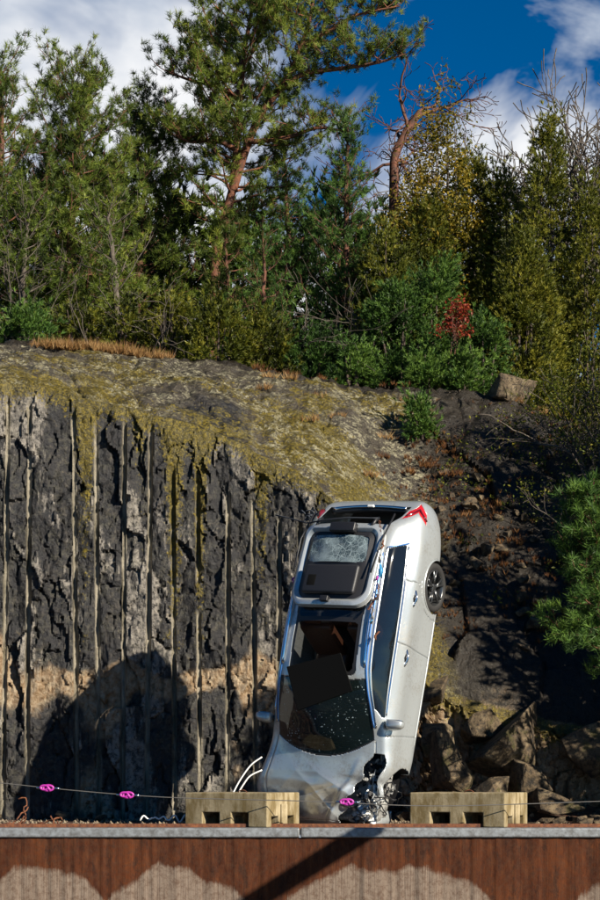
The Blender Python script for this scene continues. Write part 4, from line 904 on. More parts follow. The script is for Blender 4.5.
ST = [0.05, 0.15, 0.35, 0.7, 1.0, 1.22, 1.5, 1.8, 2.1, 2.4, 2.9, 3.4, 3.8, 4.05, 4.25, 4.45, 4.6, 4.7, 4.76]
CURV = [
 [(0, z) for z in (.60, .70, .78, .87, .93, .975, 1.14, 1.29, 1.395, 1.44, 1.46, 1.45, 1.425, 1.395, 1.33, 1.05, .86, .74, .60)],
 [(.55,.56),(.62,.66),(.68,.73),(.72,.80),(.74,.86),(.745,.90),(.74,.975),(.715,1.14),(.675,1.28),(.645,1.35),(.635,1.38),(.625,1.37),(.61,1.35),(.60,1.32),(.60,1.25),(.65,1.02),(.65,.85),(.61,.73),(.54,.595)],
 [(.62,.54),(.72,.62),(.80,.68),(.835,.76),(.85,.82),(.855,.86),(.85,.925),(.85,.975),(.85,1.0),(.85,1.012),(.853,1.03),(.85,1.05),(.835,1.06),(.815,1.06),(.80,1.03),(.785,.95),(.745,.815),(.685,.715),(.595,.588)],
 [(.66,.50),(.77,.56),(.86,.60),(.905,.66),(.912,.70),(.913,.72),(.916,.745),(.918,.76),(.92,.772),(.92,.785),(.922,.81),(.926,.835),(.926,.845),(.915,.845),(.895,.83),(.86,.80),(.80,.735),(.725,.675),(.62,.575)],
 [(.67,.42),(.79,.48),(.875,.51),(.912,.53),(.912,.53),(.910,.53),(.908,.53),(.908,.53),(.908,.53),(.908,.53),(.91,.54),(.918,.55),(.922,.56),(.918,.57),(.905,.57),(.87,.57),(.815,.56),(.745,.55),(.64,.54)],
 [(.66,.32),(.78,.33),(.865,.33),(.91,.33),(.915,.30),(.915,.29),(.915,.29),(.915,.29),(.915,.29),(.915,.29),(.915,.29),(.915,.31),(.91,.34),(.905,.35),(.89,.36),(.855,.38),(.80,.40),(.73,.42),(.63,.44)],
 [(.60,.24),(.70,.22),(.80,.19),(.87,.16),(.88,.15),(.88,.15),(.88,.15),(.88,.15),(.88,.15),(.88,.15),(.88,.15),(.87,.15),(.85,.18),(.82,.23),(.80,.25),(.77,.28),(.72,.31),(.66,.34),(.57,.38)],
 [(.0,.22),(.0,.20),(.0,.19),(.0,.18),(.0,.18),(.0,.18),(.0,.18),(.0,.18),(.0,.18),(.0,.18),(.0,.18),(.0,.18),(.0,.19),(.0,.21),(.0,.23),(.0,.26),(.0,.30),(.0,.33),(.0,.37)]]
CURV = np.array(CURV)                                  # (8, 19, 2)
def body_pts(xu, vv):
    """grid of body points for stations xu and profile parameters vv (0 roof centre .. 7 underside centre)"""
    K = np.stack([pchip(ST, CURV[i], xu) for i in range(8)], 0)      # (8, nu, 2)
    mir = K[1:2] * np.array([-1, 1]); K2 = np.concatenate([mir, K]); vs_ = np.arange(-1, 8.0)
    return pchip(vs_, K2, vv)                                         # (nv, nu, 2)
NU = 360
xu = np.unique(np.concatenate([np.linspace(0.05, 4.55, NU), np.linspace(4.55, 4.76, 40)]))
vv = np.concatenate([np.linspace(0, 1, 60)[:-1], np.linspace(1, 2, 44)[:-1], np.linspace(2, 3, 24)[:-1], np.linspace(3, 4, 26)[:-1], np.linspace(4, 5, 22)[:-1], np.linspace(5, 6, 14)[:-1], np.linspace(6, 7, 12)])
HP = body_pts(xu, vv)
XX, VV = np.meshgrid(xu, vv)
def crush(Pt):
    """nose compression, buckled bonnet and fender"""
    x, y, z = Pt[..., 0].copy(), Pt[..., 1].copy(), Pt[..., 2].copy()
    f = sstep(1.45, 0.25, x); lf = sstep(-0.2, 0.8, y)
    n = fbm(x * 3.0, y * 3.0, z * 3.0, 201, 3)
    x2 = np.where(x < 1.0, 1.0 - (1.0 - x) * 0.68, x)
    z2 = z + f * (0.016 * n - 0.01 * f) + f * 0.03 * np.exp(-((x - 0.75 + 0.15 * y) / 0.10) ** 2) * np.clip(z - 0.5, 0, 1) * 1.2
    # long pressed-up fold beside the tear, diagonal creases across the bonnet
    dl = y - (0.18 + 0.44 * (x - 0.3) / 1.1); z2 = z2 + f * 0.05 * np.exp(-(dl / 0.05) ** 2) * (z > 0.5)
    for (ax_, bx_, cx0, am) in ((0.8, 0.6, 0.75, 0.016), (0.9, -0.42, 0.62, -0.014), (0.6, 0.8, 0.30, 0.012), (0.95, 0.3, 1.02, -0.008), (0.4, -0.92, 0.75, 0.012)):
        q_ = ax_ * x + bx_ * y - cx0; z2 = z2 + f * am * np.exp(-np.abs(q_) / 0.05) * (z > 0.5)
    # left side folds up along the torn edge
    fl = f * lf * sstep(0.5, 0.8, z)
    z2 = z2 + 0.05 * fl * np.sin(x * 9 + y * 6) + 0.02 * fl * n
    fs = sstep(1.5, 0.5, x) * sstep(0.70, 0.86, np.abs(y)) * sstep(-0.2, 0.3, y)
    y2 = y - fs * (0.16 * sstep(1.4, 0.5, x) + 0.05 * np.sin(x * 11 + z * 5) + 0.05 * n) * np.sign(y)
    # the far fender is splayed outwards
    y2 = y2 - 0.21 * sstep(1.5, 0.7, x) * sstep(0.15, 0.85, -y)
    x2 = np.where(x2 > 4.0, x2 + 0.11 * (x2 - 4.0) / 0.76, x2)
    # gentle dents elsewhere
    dn = 0.006 * fbm(x * 1.6, y * 1.6, z * 1.6, 207, 3)
    return np.stack([x2, y2 + dn * np.sign(y), z2 + dn], -1)
sets = {}
AllV = []
for side in (1, -1):
    Pt = np.stack([XX, HP[..., 0] * side, HP[..., 1]], -1)
    # shut-line grooves cut into the skin
    Z0 = HP[..., 1]
    def line(d): return np.exp(-(d / 0.006) ** 2)
    gap = np.zeros(XX.shape)
    dm = (VV > 2.0) & (VV < 5.4)
    for xd in (1.58, 2.78): gap = np.maximum(gap, line(XX - xd - 0.05 * (VV - 3) * (xd < 2)) * dm)
    rr_ = np.hypot(XX - 3.74, Z0 - 0.33); gap = np.maximum(gap, line(rr_ - 0.44) * dm * (XX < 3.72) * (VV > 2.6)); gap = np.maximum(gap, line(XX - 3.62 - 0.02 * (VV - 2)) * (VV > 2) * (VV < 2.75))
    gap = np.maximum(gap, line((VV - 5.45) * 0.12) * (XX > 1.58) * (XX < 3.4))
    hoodline = line((VV - 1.0) * 0.15) * (XX < 1.45); gap = np.maximum(gap, hoodline)
    Pt[..., 1] -= side * 0.012 * gap * (VV > 1.2); Pt[..., 2] -= 0.012 * gap * (VV <= 1.2)
    # crease along the doors
    AllV.append(crush(Pt))
V3 = np.concatenate([AllV[0][::-1], AllV[1][1:]], 0)                   # rows: left underside .. roof centre .. right underside
v_row = np.concatenate([vv[::-1], vv[1:]]); s_row = np.concatenate([np.ones(len(vv)), -np.ones(len(vv) - 1)])
HPf = np.concatenate([HP[::-1] * np.array([1, 1]), HP[1:] * np.array([-1, 1])], 0)   # uncrushed Y,Z
nv_, nu_ = V3.shape[:2]
i = np.arange(nv_ - 1)[:, None] * nu_; j = np.arange(nu_ - 1)[None]
FQ = np.stack([i + j, i + nu_ + j, i + nu_ + j + 1, i + j + 1], -1)
cx = (0.5 * (xu[:-1] + xu[1:]))[None] + 0 * FQ[..., 0]; cv = (0.5 * (v_row[:-1] + v_row[1:]))[:, None] + 0 * cx
cy = 0.25 * (HPf[:-1, :-1, 0] + HPf[1:, :-1, 0] + HPf[:-1, 1:, 0] + HPf[1:, 1:, 0]); cz_ = 0.25 * (HPf[:-1, :-1, 1] + HPf[1:, :-1, 1] + HPf[:-1, 1:, 1] + HPf[1:, 1:, 1])
left = cy > 0; ay = np.abs(cy)
region = np.zeros(cx.shape, int)                       # 0 body
cowl = 1.215 + 0.26 * (ay / 0.74) ** 2; head = 2.13 + 0.05 * (ay / 0.6) ** 2
hood = (cv < 0.985) & (cx < cowl) & (cx > 0.12); region[hood] = 1
wind = (cv < 0.90) & (cx >= cowl + 0.02) & (cx < head); region[wind] = 2
region[(cv < 0.94) & (cx >= cowl) & (cx < head + 0.01) & ~wind] = 3     # black frit band
# roof apertures
def rrect(x, y, x0, x1, hy, r):
    dx = np.maximum(np.maximum(x0 + r - x, x - x1 + r), 0); dy = np.maximum(np.abs(y) - (hy - r), 0); return (np.hypot(dx, dy) < r)
hole = rrect(cx, cy, 2.27, 2.92, 0.46, 0.06); region[hole & (cv < 1)] = -1
rearg = rrect(cx, cy, 2.98, 3.72, 0.46, 0.06); region[rearg & (cv < 1)] = 4
frame = rrect(cx, cy, 2.22, 3.77, 0.50, 0.07) & (cv < 1) & ~hole & ~rearg; region[frame] = 3
# side glass
vt, vb = 1.13, 1.90
xa = 1.76 + 0.20 * np.clip((1.55 - cv), 0, 1) ; xe = 4.08 - 0.16 * np.clip(vb - cv, 0, 1) ** 1.5
sidew = (cv > vt) & (cv < vb) & (cx > xa) & (cx < xe)
cor = np.minimum(np.minimum((cv - vt) * 0.42, (vb - cv) * 0.42), np.minimum(cx - xa, xe - cx)); sidew &= cor > 0.012
region[sidew] = 5
# hatch opening
hatch = (cv < 0.90) & (cx > 4.27) & (cx < 4.61); region[hatch] = -1
# tail lamp chevrons
tl = (np.abs(cx - (4.60 - 0.135 * np.abs(cv - 2.0))) < 0.075) & (cv > 0.98) & (cv < 3.0); region[tl] = 6
# doors
door = (cv > 2.0) & (cv < 5.45) & ((cx - 0.05 * (cv - 3)) > 1.58) & (cx < 2.78) & (region == 0); region[door] = 7
rr2 = np.hypot(cx - 3.74, cz_ - 0.33)
door2 = (cv > 2.0) & (cv < 5.45) & (cx > 2.78) & (((rr2 > 0.44) & (cx < 3.62 + 0.02 * (cv - 2)))) & (region == 0); region[door2] = 8
# wheel arches, torn wedge at the left front
for xw in (0.87, 3.74):
    region[(np.hypot(cx - xw, cz_ - 0.335) < 0.365) & (cv > 2.2) & (ay > 0.55)] = -1
tear = left & (cx < 1.30) & (cy > 0.30 + 0.44 * (cx - 0.3) / 1.1 + 0.03 * np.sin(cx * 21)) & (cv < 2.05 + 0.5 * sstep(1.1, 0.5, cx) + 0.15 * np.sin(cx * 17)) & (cx > 0.10)
region[tear] = -1
region[(cv > 6.3)] = 9                                 # underside
Vf = V3.reshape(-1, 3) - CAR_O
def piece(mask, name, mt, parent=None, solid=0.0):
    q = FQ[mask]; u, inv = np.unique(q, return_inverse=True); me = mk_mesh(name, Vf[u], inv.reshape(-1, 4), True); me.set_sharp_from_angle(angle=R(50))
    o = link(name, me, mt, parent or car)
    if solid:
        m = o.modifiers.new("thick", 'SOLIDIFY'); m.thickness = solid; m.offset = 1.0
    return o
body = piece(region == 0, "body", M['paint'], None, 0.004)
bonnet = piece(region == 1, "bonnet", M['paint'], None, 0.004); bonnet['label'] = "dented bonnet torn along its outer edge"
piece(region == 2, "windscreen", M['screen'])['label'] = "cracked windscreen speckled with broken glass"
piece(region == 3, "black_surround", M['black'])
piece(region == 4, "rear_roof_glass", M['glass'])
for sgn, nm in ((1, left), (-1, ~left)):
    for a, b in ((0, 2.76), (2.76, 3.60), (3.60, 9)): piece((region == 5) & nm & (cx > a) & (cx <= b), "side_window", M['glass'])
    piece((region == 6) & nm, "tail_lamp", M['lens'])
    d1 = piece((region == 7) & nm, "front_door", M['paint'], None, 0.004); d2 = piece((region == 8) & nm, "rear_door", M['paint'], None, 0.004)
    for d, xh in ((d1, 2.62), (d2, 3.42)):
        p = body_pts(np.array([xh - 0.11, xh, xh + 0.11]), np.array([2.75]))[0]
        P3 = np.array([[x, sgn * (y + o_), z] for x, (y, z), o_ in zip((xh - 0.11, xh, xh + 0.11), p, (0.0, 0.035, 0.0))])
        G = Geo(); G.tube(curve_pts(P3, 10) - CAR_O, 0.016, 8); G.build("door_handle", M['chrome'], d, True)
        q = p[1]; G = Geo(); G.tube(np.array([[xh - 0.055, sgn * (q[0] + 0.002), q[1]], [xh, sgn * (q[0] + 0.004), q[1]], [xh + 0.055, sgn * (q[0] + 0.002), q[1]]]) - CAR_O, [0.01, 0.03, 0.01], 8); G.build("handle_recess", M['rimdark'], d, True)
piece(region == 9, "underbody", M['black'])
# rear bumper face closing the tail
def surf_line(xs_, vs2, side, off=0.0):
    out = []
    for x, v in zip(xs_, vs2):
        y, z = body_pts(np.array([x]), np.array([v]))[0, 0]; out.append([x, side * (y + off), z + (off * 0.4)])
    return crush(np.array(out)) - CAR_O
rear = np.stack([np.full(len(v_row), 4.87), HPf[:, -1, 0], HPf[:, -1, 1]], 1)
G = Geo(); G.prism(rear - CAR_O, (0.004, 0, 0)); G.build("bumper_face", M['paint'], car, True)
# bright strips: window surround, roof rails, strips coloured blue as sky reflection
for sgn in (1, -1):
    xs_ = np.linspace(1.80, 4.06, 50)
    G = Geo(); G.tube(surf_line(xs_, np.full(50, 1.94), sgn, 0.006), 0.011, 6); G.build("belt_trim", M['chrome'], car, True)
    xt = np.linspace(1.62, 3.98, 60); G = Geo(); G.tube(surf_line(xt, np.full(60, 1.085), sgn, 0.008), 0.011, 6); G.build("window_top_trim", M['chrome'], car, True)
    G = Geo(); G.tube(surf_line(np.linspace(3.98, 4.10, 8), np.linspace(1.085, 1.94, 8), sgn, 0.006), 0.011, 6); G.build("window_end_trim", M['sky_reflect_trim'], car, True)
    xr = np.linspace(2.35, 3.98, 40); rl = surf_line(xr, np.full(40, 0.93), sgn, 0.0); rl[:, 2] += 0.035 * np.sin(np.linspace(0, math.pi, 40)) ** 0.25
    G = Geo(); G.tube(rl, 0.019, 8); G.build("roof_rail", M['chrome'], car, True)
    G = Geo(); G.tube(surf_line(np.linspace(1.62, 3.9, 50), np.full(50, 0.97), sgn, 0.004) + np.array([0, 0, 0.004]), 0.012, 6); G.build("roof_ditch_strip", M['sky_reflect_trim'], car, True)
    # door mirrors: cap, glass, stalk
    G = Geo(); th = np.linspace(0, math.pi, 14); ph = np.linspace(0, 2 * math.pi, 25)[:-1]
    sp_ = lambda t: np.sign(t) * np.abs(t) ** 0.7
    S = np.stack([0.085 * sp_(np.cos(th))[:, None] + 0 * ph[None], 0.125 * np.sin(th)[:, None] ** 0.7 * sp_(np.cos(ph))[None], 0.082 * np.sin(th)[:, None] ** 0.7 * sp_(np.sin(ph))[None]], -1)
    S[..., 0] = np.where(S[..., 0] > 0.035, 0.035, S[..., 0]); S[..., 0] *= (1 - 0.25 * S[..., 1] / 0.125 * sgn)
    mc = np.array([1.70, sgn * 1.0, 0.99]); G.grid(S + mc - CAR_O, True); mir = G.build("mirror_housing", M['paint'], car, True)
    a = np.linspace(0, 2 * math.pi, 25)[:-1]; G = Geo(); G.prism(np.stack([np.full(24, 0.0375), 0.105 * sp_(np.cos(a)), 0.066 * sp_(np.sin(a))], 1) + mc - CAR_O, (0.004, 0, 0)); G.build("mirror_glass", M['mirror'], mir)
    G = Geo(); G.tube(np.array([[1.68, sgn * 0.84, 0.94], [1.69, sgn * 0.90, 0.945], [1.70, sgn * 0.94, 0.96]]) - CAR_O, [0.05, 0.035, 0.03], 8); G.build("mirror_stalk", M['black'], mir, True)
    # wheel wells
    for xw in (0.87, 3.74):
        a = np.linspace(-0.15 * math.pi, 1.15 * math.pi, 26); yy = np.array([0.60, 0.885])
        S = np.stack([np.broadcast_to(xw + 0.37 * np.cos(a)[:, None], (26, 2)), np.broadcast_to(sgn * yy[None], (26, 2)), np.broadcast_to(0.335 + 0.37 * np.sin(a)[:, None], (26, 2))], -1)
        G = Geo(); G.grid(crush(S) - CAR_O); G.build("wheel_well", M['black'], car, True)
    xw = 3.74; a = np.linspace(0.02 * math.pi, 0.98 * math.pi, 34)
    yq = np.array([np.interp(0.335 + 0.365 * math.sin(t), [0.2, 0.34, 0.55, 0.8], [0.85, 0.905, 0.922, 0.926]) for t in a])
    G = Geo(); G.tube(np.stack([xw + 0.367 * np.cos(a), sgn * (yq + 0.002), 0.335 + 0.367 * np.sin(a)], 1) - CAR_O, 0.012, 6); G.build("arch_lip", M['paint'], car, True)
def wheel(xw, sgn):
    c = np.array([xw, sgn * 0.80, 0.335]) - CAR_O
    a = np.linspace(0, 2 * math.pi, 49)[:-1]
    prof = np.array([(0.235, -0.10), (0.30, -0.105), (0.328, -0.09), (0.335, -0.05), (0.335, 0.05), (0.328, 0.09), (0.30, 0.108), (0.245, 0.10), (0.235, 0.085)])
    def lathe(pr): return np.stack([pr[:, 0][:, None] * np.cos(a)[None], np.broadcast_to(sgn * pr[:, 1][:, None], (len(pr), len(a))), pr[:, 0][:, None] * np.sin(a)[None]], -1)
    hub = empty_part("wheel", c)
    G = Geo(); G.grid(lathe(prof), True); G.build("tyre", M['tyre'], hub, True)
    G = Geo(); G.grid(lathe(np.array([(0.243, 0.098), (0.236, 0.104), (0.226, 0.096), (0.218, 0.03), (0.215, -0.08), (0.05, -0.08)])), True); G.build("rim", M['rim'], hub, True)
    for k in range(5):
        t = k * 2 * math.pi / 5 + 0.3
        for dl in (-0.16, 0.16):
            G = Geo(); P3 = np.array([[0.05 * math.cos(t), sgn * 0.075, 0.05 * math.sin(t)], [0.13 * math.cos(t + dl * 0.8), sgn * 0.088, 0.13 * math.sin(t + dl * 0.8)], [0.226 * math.cos(t + dl * 1.25), sgn * 0.096, 0.226 * math.sin(t + dl * 1.25)]])
            G.tube(P3, [0.022, 0.014, 0.017], 6); G.build("spoke", M['rim'], hub, True)
    G = Geo(); G.grid(lathe(np.array([(0.0, 0.095), (0.035, 0.093), (0.055, 0.085), (0.06, 0.05)])), True); G.build("hub_cap", M['rim'], hub, True)
    G = Geo(); G.grid(lathe(np.array([(0.0, 0.02), (0.16, 0.02), (0.165, 0.0)])), True); G.build("brake_disc", M['rimdark'], hub, True)
    return hub
def empty_part(name, loc):
    o = bpy.data.objects.new(name, None); col.objects.link(o); o.parent = car; o.location = tuple(loc); return o
for sgn in (1, -1): wheel(3.74, sgn)
wheel(0.95, -1)

# tail lamp dark inner strip, load sill, boot interior
for sgn in (1, -1):
    vs3 = np.linspace(1.05, 3.0, 24); G = Geo(); G.tube(surf_line(4.578 - 0.135 * np.abs(vs3 - 2.0), vs3, sgn, 0.002), 0.017, 6); G.build("lamp_strip", M['lensdark'], car, True)
yy = np.linspace(-0.56, 0.56, 21)
G = Geo(); G.tube(np.stack([4.70 - 0.03 * (yy / 0.56) ** 2, yy, 0.865 - 0.02 * yy ** 2], 1) - CAR_O, 0.024, 8); G.build("load_sill", M['chrome'], car, True)
G = Geo(); G.tube(np.stack([4.665 - 0.03 * (yy / 0.6) ** 2, yy * 1.05, 0.83 - 0.02 * yy ** 2], 1) - CAR_O, 0.04, 8); G.build("boot_seal", M['black'], car, True)
G = Geo(); G.box(np.array([4.68, -0.02, 0.875]) - CAR_O, np.array([4.715, 0.075, 0.91]) - CAR_O); bevel(G.build("white_mark", M['white'], car), 0.008)  # small white block on the load sill
G = Geo(); G.box(np.array([1.5, -0.78, 0.28]) - CAR_O, np.array([4.5, 0.78, 0.32]) - CAR_O); G.build("floor_pan", M['black'], car)
G = Geo(); G.box(np.array([3.55, -0.62, 0.32]) - CAR_O, np.array([4.5, 0.62, 0.55]) - CAR_O); G.build("boot_floor", M['trim'], car)
# dashboard, steering wheel, seats
def softbox(lo, hi, name, m, parent, w=0.05):
    G = Geo(); G.box(np.array(lo) - CAR_O, np.array(hi) - CAR_O); o = G.build(name, m, parent, True); bevel(o, w, 4); return o
softbox((1.45, -0.68, 0.62), (1.85, 0.68, 0.92), "dashboard", M['trim'], car, 0.08)
a = np.linspace(0, 2 * math.pi, 33); G = Geo(); G.tube(np.stack([1.98 - 0.06 * np.sin(a), 0.36 + 0.18 * np.cos(a), 0.90 + 0.17 * np.sin(a)], 1) - CAR_O, 0.016, 8); G.build("steering_wheel", M['black'], car, True)
for (x0, w_) in ((2.25, 1), (3.15, 2)):
    for s_ in (-1, 1):
        softbox((x0 - 0.05, s_ * 0.36 - 0.25, 0.45), (x0 + 0.48, s_ * 0.36 + 0.25, 0.62), "seat_cushion", M['leather'], car, 0.06)
        G = Geo(); Mx = Matrix.Translation(Vector(np.array([x0 + 0.48, s_ * 0.36, 0.58]) - CAR_O)) @ Matrix.Rotation(R(22), 4, 'Y'); G.box((-0.07, -0.24, 0), (0.07, 0.24, 0.62), Mx); sb = G.build("seat_back", M['leather'], car, True); bevel(sb, 0.05, 4)
        G = Geo(); G.box((-0.05, -0.13, 0.66), (0.05, 0.13, 0.84), Mx); bevel(G.build("headrest", M['leather'], sb, True), 0.04, 4)
# slid-out sunroof blind panel lying over the header
def car_px(px, py, Zc):
    """car-local X,Y for a photo pixel on the car plane Z=Zc"""
    o = np.array([0, -D, CZ]); d = np.array([(px - 300) / F, 1.0, (HY - py) / F]); n = CR @ np.array([0, 0, 1.0]); p0 = c2w((0, 0, Zc))
    t = ((p0 - o) @ n) / (d @ n); return CR.T @ (o + d * t - CAR_C) + CAR_REF
cs = [car_px(287, 667, 1.50), car_px(341, 653, 1.56), car_px(353, 691, 1.56), car_px(298, 711, 1.50)]
G = Geo(); G.prism(np.array(cs) - CAR_O, np.array([0, 0, 0.018])); bevel(G.build("roof_blind_panel", M['matte_black'], car), 0.006)['label'] = "black roof panel pushed out over the windscreen header"
G = Geo()
for q in (cs[0], cs[1]): G.tube(np.array([q * 0.92 + np.mean(cs, 0) * 0.08, [2.30, q[1] * 0.8, 1.38]]) - CAR_O, 0.012, 6)
G.build("panel_arms", M['black'], car)

# tailgate thrown open flat over the roof, inner side outwards
tg = empty_part("tailgate", np.array([4.27, 0.0, 1.41]) - CAR_O); tg.rotation_euler = (0, R(6), 0); tg.scale = (1.16, 1.0, 1.0); tg['label'] = "tailgate flung open over the roof with shattered glass"
def tg_ring(scale_y, x0, x1, hy0, hy1, r, n=12):
    """closed outline; x0 hinge side (small), x1 free edge, local +x runs down the gate"""
    pts = []
    for (cx_, cy_, a0) in ((x0 + r * 0.6, hy0 - r * 0.6, 90), (x1 - r, hy1 - r, 0), (x1 - r, -(hy1 - r), -90), (x0 + r * 0.6, -(hy0 - r * 0.6), 180)):
        rr = r * 0.6 if a0 in (90, 180) else r
        for t in np.linspace(a0 + (90 if a0 in (90, 0) else 90), a0, n) if a0 in (90, 0) else np.linspace(a0 + 90, a0, n): pts.append((cx_ + rr * math.cos(R(t)), cy_ + rr * math.sin(R(t))))
    return np.array(pts)
def flip(P2, z): return np.stack([-P2[:, 0], P2[:, 1], np.broadcast_to(z, (len(P2),))], 1)
def bow(P): P = P.copy(); P[:, 2] -= 0.10 * (P[:, 1] / 0.6) ** 2; return P
def ringface(A, B, name, m, par):
    n = len(A); j = np.arange(n); k = (j + 1) % n; return link(name, mk_mesh(name, np.vstack([A, B]), np.stack([j, k, n + k, n + j], 1), True), m, par)
R0 = tg_ring(1, 0.02, 1.02, 0.60, 0.60, 0.22); R1 = tg_ring(1, 0.065, 0.965, 0.545, 0.545, 0.19); R2 = tg_ring(1, 0.10, 0.93, 0.50, 0.50, 0.16)
A0, A1, A2, A3 = bow(flip(R0, 0.02)), bow(flip(R0 * 0.995, 0.09)), bow(flip(R1, 0.10)), bow(flip(R2, 0.055))
G = Geo(); n = len(A0); G.grid(np.stack([A0, A1, A2, A3]), True); bevel(G.build("gate_frame", M['paint'], tg, True), 0.004)
# outer skin (against the roof)
G = Geo(); G.prism(A0, (0, 0, -0.012)); G.build("gate_skin", M['paint_in'], tg, True)
R3 = tg_ring(1, 0.09, 0.94, 0.51, 0.51, 0.165)
G = Geo(); B0 = bow(flip(R3, 0.05)); B1 = bow(flip(tg_ring(1, 0.17, 0.48, 0.43, 0.44, 0.06), 0.075)); G.grid(np.stack([B0, B1])[:, :], True); G.build("gate_inner_trim", M['trim'], tg, True)
sx_ = np.linspace(0.16, 0.49, 14); sy_ = np.linspace(-0.44, 0.44, 24); SX, SY = np.meshgrid(sx_, sy_, indexing='ij')
G = Geo(); G.grid(np.stack([-SX, SY, 0.066 - 0.10 * (SY / 0.6) ** 2 + 0.012 * vnoise(SX * 9, SY * 9, SX * 0, 3)], -1)); gg = G.build("gate_glass", M['crazed'], tg, True); gg['label'] = "crazed rear window glass"
softbox_ = lambda lo, hi, nm, m, w=0.03: bevel((lambda G: (G.box(lo, hi), G.build(nm, m, tg, True))[1])(Geo()), w, 4)
softbox_((-0.88, -0.40, 0.02), (-0.53, 0.40, 0.095), "gate_lower_panel", M['trim'], 0.035)
softbox_((-0.80, -0.33, 0.06), (-0.66, -0.20, 0.098), "pull_cup", M['matte_black'], 0.012)
softbox_((-0.135, -0.16, 0.03), (-0.02, 0.22, 0.13), "brake_light_cover", M['black'], 0.02)
softbox_((-0.985, -0.07, 0.03), (-0.92, 0.05, 0.115), "lock_striker", M['black'], 0.01)
for s_ in (-1, 1):
    G = Geo(); G.tube(np.array([[-0.03, s_ * 0.42, 0.03], [0.05, s_ * 0.43, -0.01], [0.10, s_ * 0.43, -0.08]]), 0.022, 8); G.build("gate_hinge", M['black'], tg, True)
    G = Geo(); G.tube(np.array([[-0.62, s_ * 0.585, 0.07], [-0.2, s_ * 0.62, 0.03], [0.18, s_ * 0.62, -0.14]]), 0.012, 8); G.build("gas_strut", M['black'], tg, True)
# engine bay wreckage in the torn corner
rg = np.random.default_rng(33); G = Geo(); G2 = Geo(); G3 = Geo()
for k in range(70):
    x = rg.uniform(0.42, 1.30); y0 = 0.36 + 0.40 * (x - 0.4) / 0.95; y = rg.uniform(y0 - 0.05, 0.84); z = rg.uniform(0.45, 0.80)
    p = np.array([x, y, z]) - CAR_O; L = rg.uniform(0.05, 0.17); a, b = unit(rg.normal(size=3)), unit(rg.normal(size=3)); w_ = rg.uniform(0.03, 0.09)
    S = np.array([[p + a * L * (s - 0.5) + b * w_ * (t - 0.5) + np.cross(a, b) * 0.03 * math.sin(6 * s + t * 4) for t in (0, .33, .66, 1)] for s in (0, .25, .5, .75, 1)])
    (G if k % 4 else G2).grid(S)
for k in range(16):
    x = rg.uniform(0.45, 1.15); y = rg.uniform(0.45, 0.82); P3 = polyline(np.array([x, y, 0.6]) - CAR_O, rg.normal(size=3), rg.uniform(0.2, 0.5), 7, rg, 0.5); G3.tube(P3, rg.uniform(0.006, 0.016), 6)
es = G.build("engine_bay_scrap", M['scrap'], car); es['kind'] = 'stuff'; es['label'] = "crumpled metal spilling from the torn front corner"; 
for g_, n_, m_ in ((G2, "broken_plastic", 'black'), (G3, "loose_hoses", 'black')): tag(g_.build(n_, M[m_], car), None, None, None, 'stuff')
# crumpled sheet metal hanging in the gap
for (x0_, x1_, seed_) in ((0.40, 0.72, 3), (0.62, 1.02, 4), (0.92, 1.32, 5)):
    A_, B_ = np.meshgrid(np.linspace(x0_, x1_, 26), np.linspace(0, 1, 26), indexing='ij'); y0_ = 0.34 + 0.42 * (A_ - 0.4) / 0.95
    yy_ = y0_ + (0.86 - y0_) * (0.15 + 0.8 * B_ * (0.6 + 0.4 * h01(np.floor(A_ * 3), A_ * 0, A_ * 0 + seed_)))
    zz_ = 0.66 + 0.12 * (A_ - 0.4) + 0.10 * (0.3 - np.abs(fbm(A_ * 5, B_ * 2.2, A_ * 0, 300 + seed_, 3))) + 0.03 * np.sin(B_ * 14 + A_ * 22)
    S = np.stack([A_, yy_, zz_], -1); G = Geo(); G.grid(S - CAR_O); keep = fbm(A_[:-1, :-1] * 6, B_[:-1, :-1] * 3, A_[:-1, :-1] * 0, 310 + seed_, 2).ravel() > -0.10
    G.q = [G.q[0][keep]]; o = G.build("crumpled_fender_sheet", M['paint'], car)
    o.modifiers.new("thick", 'SOLIDIFY').thickness = 0.004
G = Geo(); G.box(np.array([0.45, -0.70, 0.30]) - CAR_O, np.array([1.30, 0.74, 0.62]) - CAR_O); bevel(G.build("engine_block", M['scrap'], car), 0.05)
G = Geo(); a = np.linspace(0, 2 * math.pi, 20)[:-1]; G.tube(np.array([[0.52, 0.62, 0.66], [0.56, 0.63, 0.70]]) - CAR_O, 0.06, 14); G.build("broken_headlamp", M['white'], car, True)
# rusty chain hanging down the pillar
pts = [car_px(384, 524, 1.30), car_px(386, 545, 1.28), car_px(384, 562, 1.25), car_px(387, 580, 1.2), car_px(384, 596, 1.22), car_px(378, 604, 1.3), car_px(373, 612, 1.38)]
ch = curve_pts(np.array(pts) + np.array([0, 0, 0.13]), 46) - CAR_O
cho = empty_part("chain", ch[0])
for k in range(45):
    p, q = ch[k], ch[k + 1]; d = unit(q - p); u = unit(np.cross(d, [0.3, 0.2, 0.9])); 
    if k % 2: u = np.cross(d, u)
    t = np.linspace(0, 2 * math.pi, 11); c = (p + q) / 2
    G = Geo(); G.tube(c + np.outer(np.cos(t) * 0.022, d) + np.outer(np.sin(t) * 0.012, u) - ch[0], 0.005, 4, False); G.build("chain_link", M['rust'], cho, True)
G = Geo(); G.tube(np.array([car_px(381, 566, 1.34), car_px(382, 571, 1.36), car_px(381, 577, 1.34)]) + np.array([0, 0, 0.03]) - CAR_O, [0.02, 0.028, 0.02], 8); G.build("blue_clip", M['blue'], car, True)
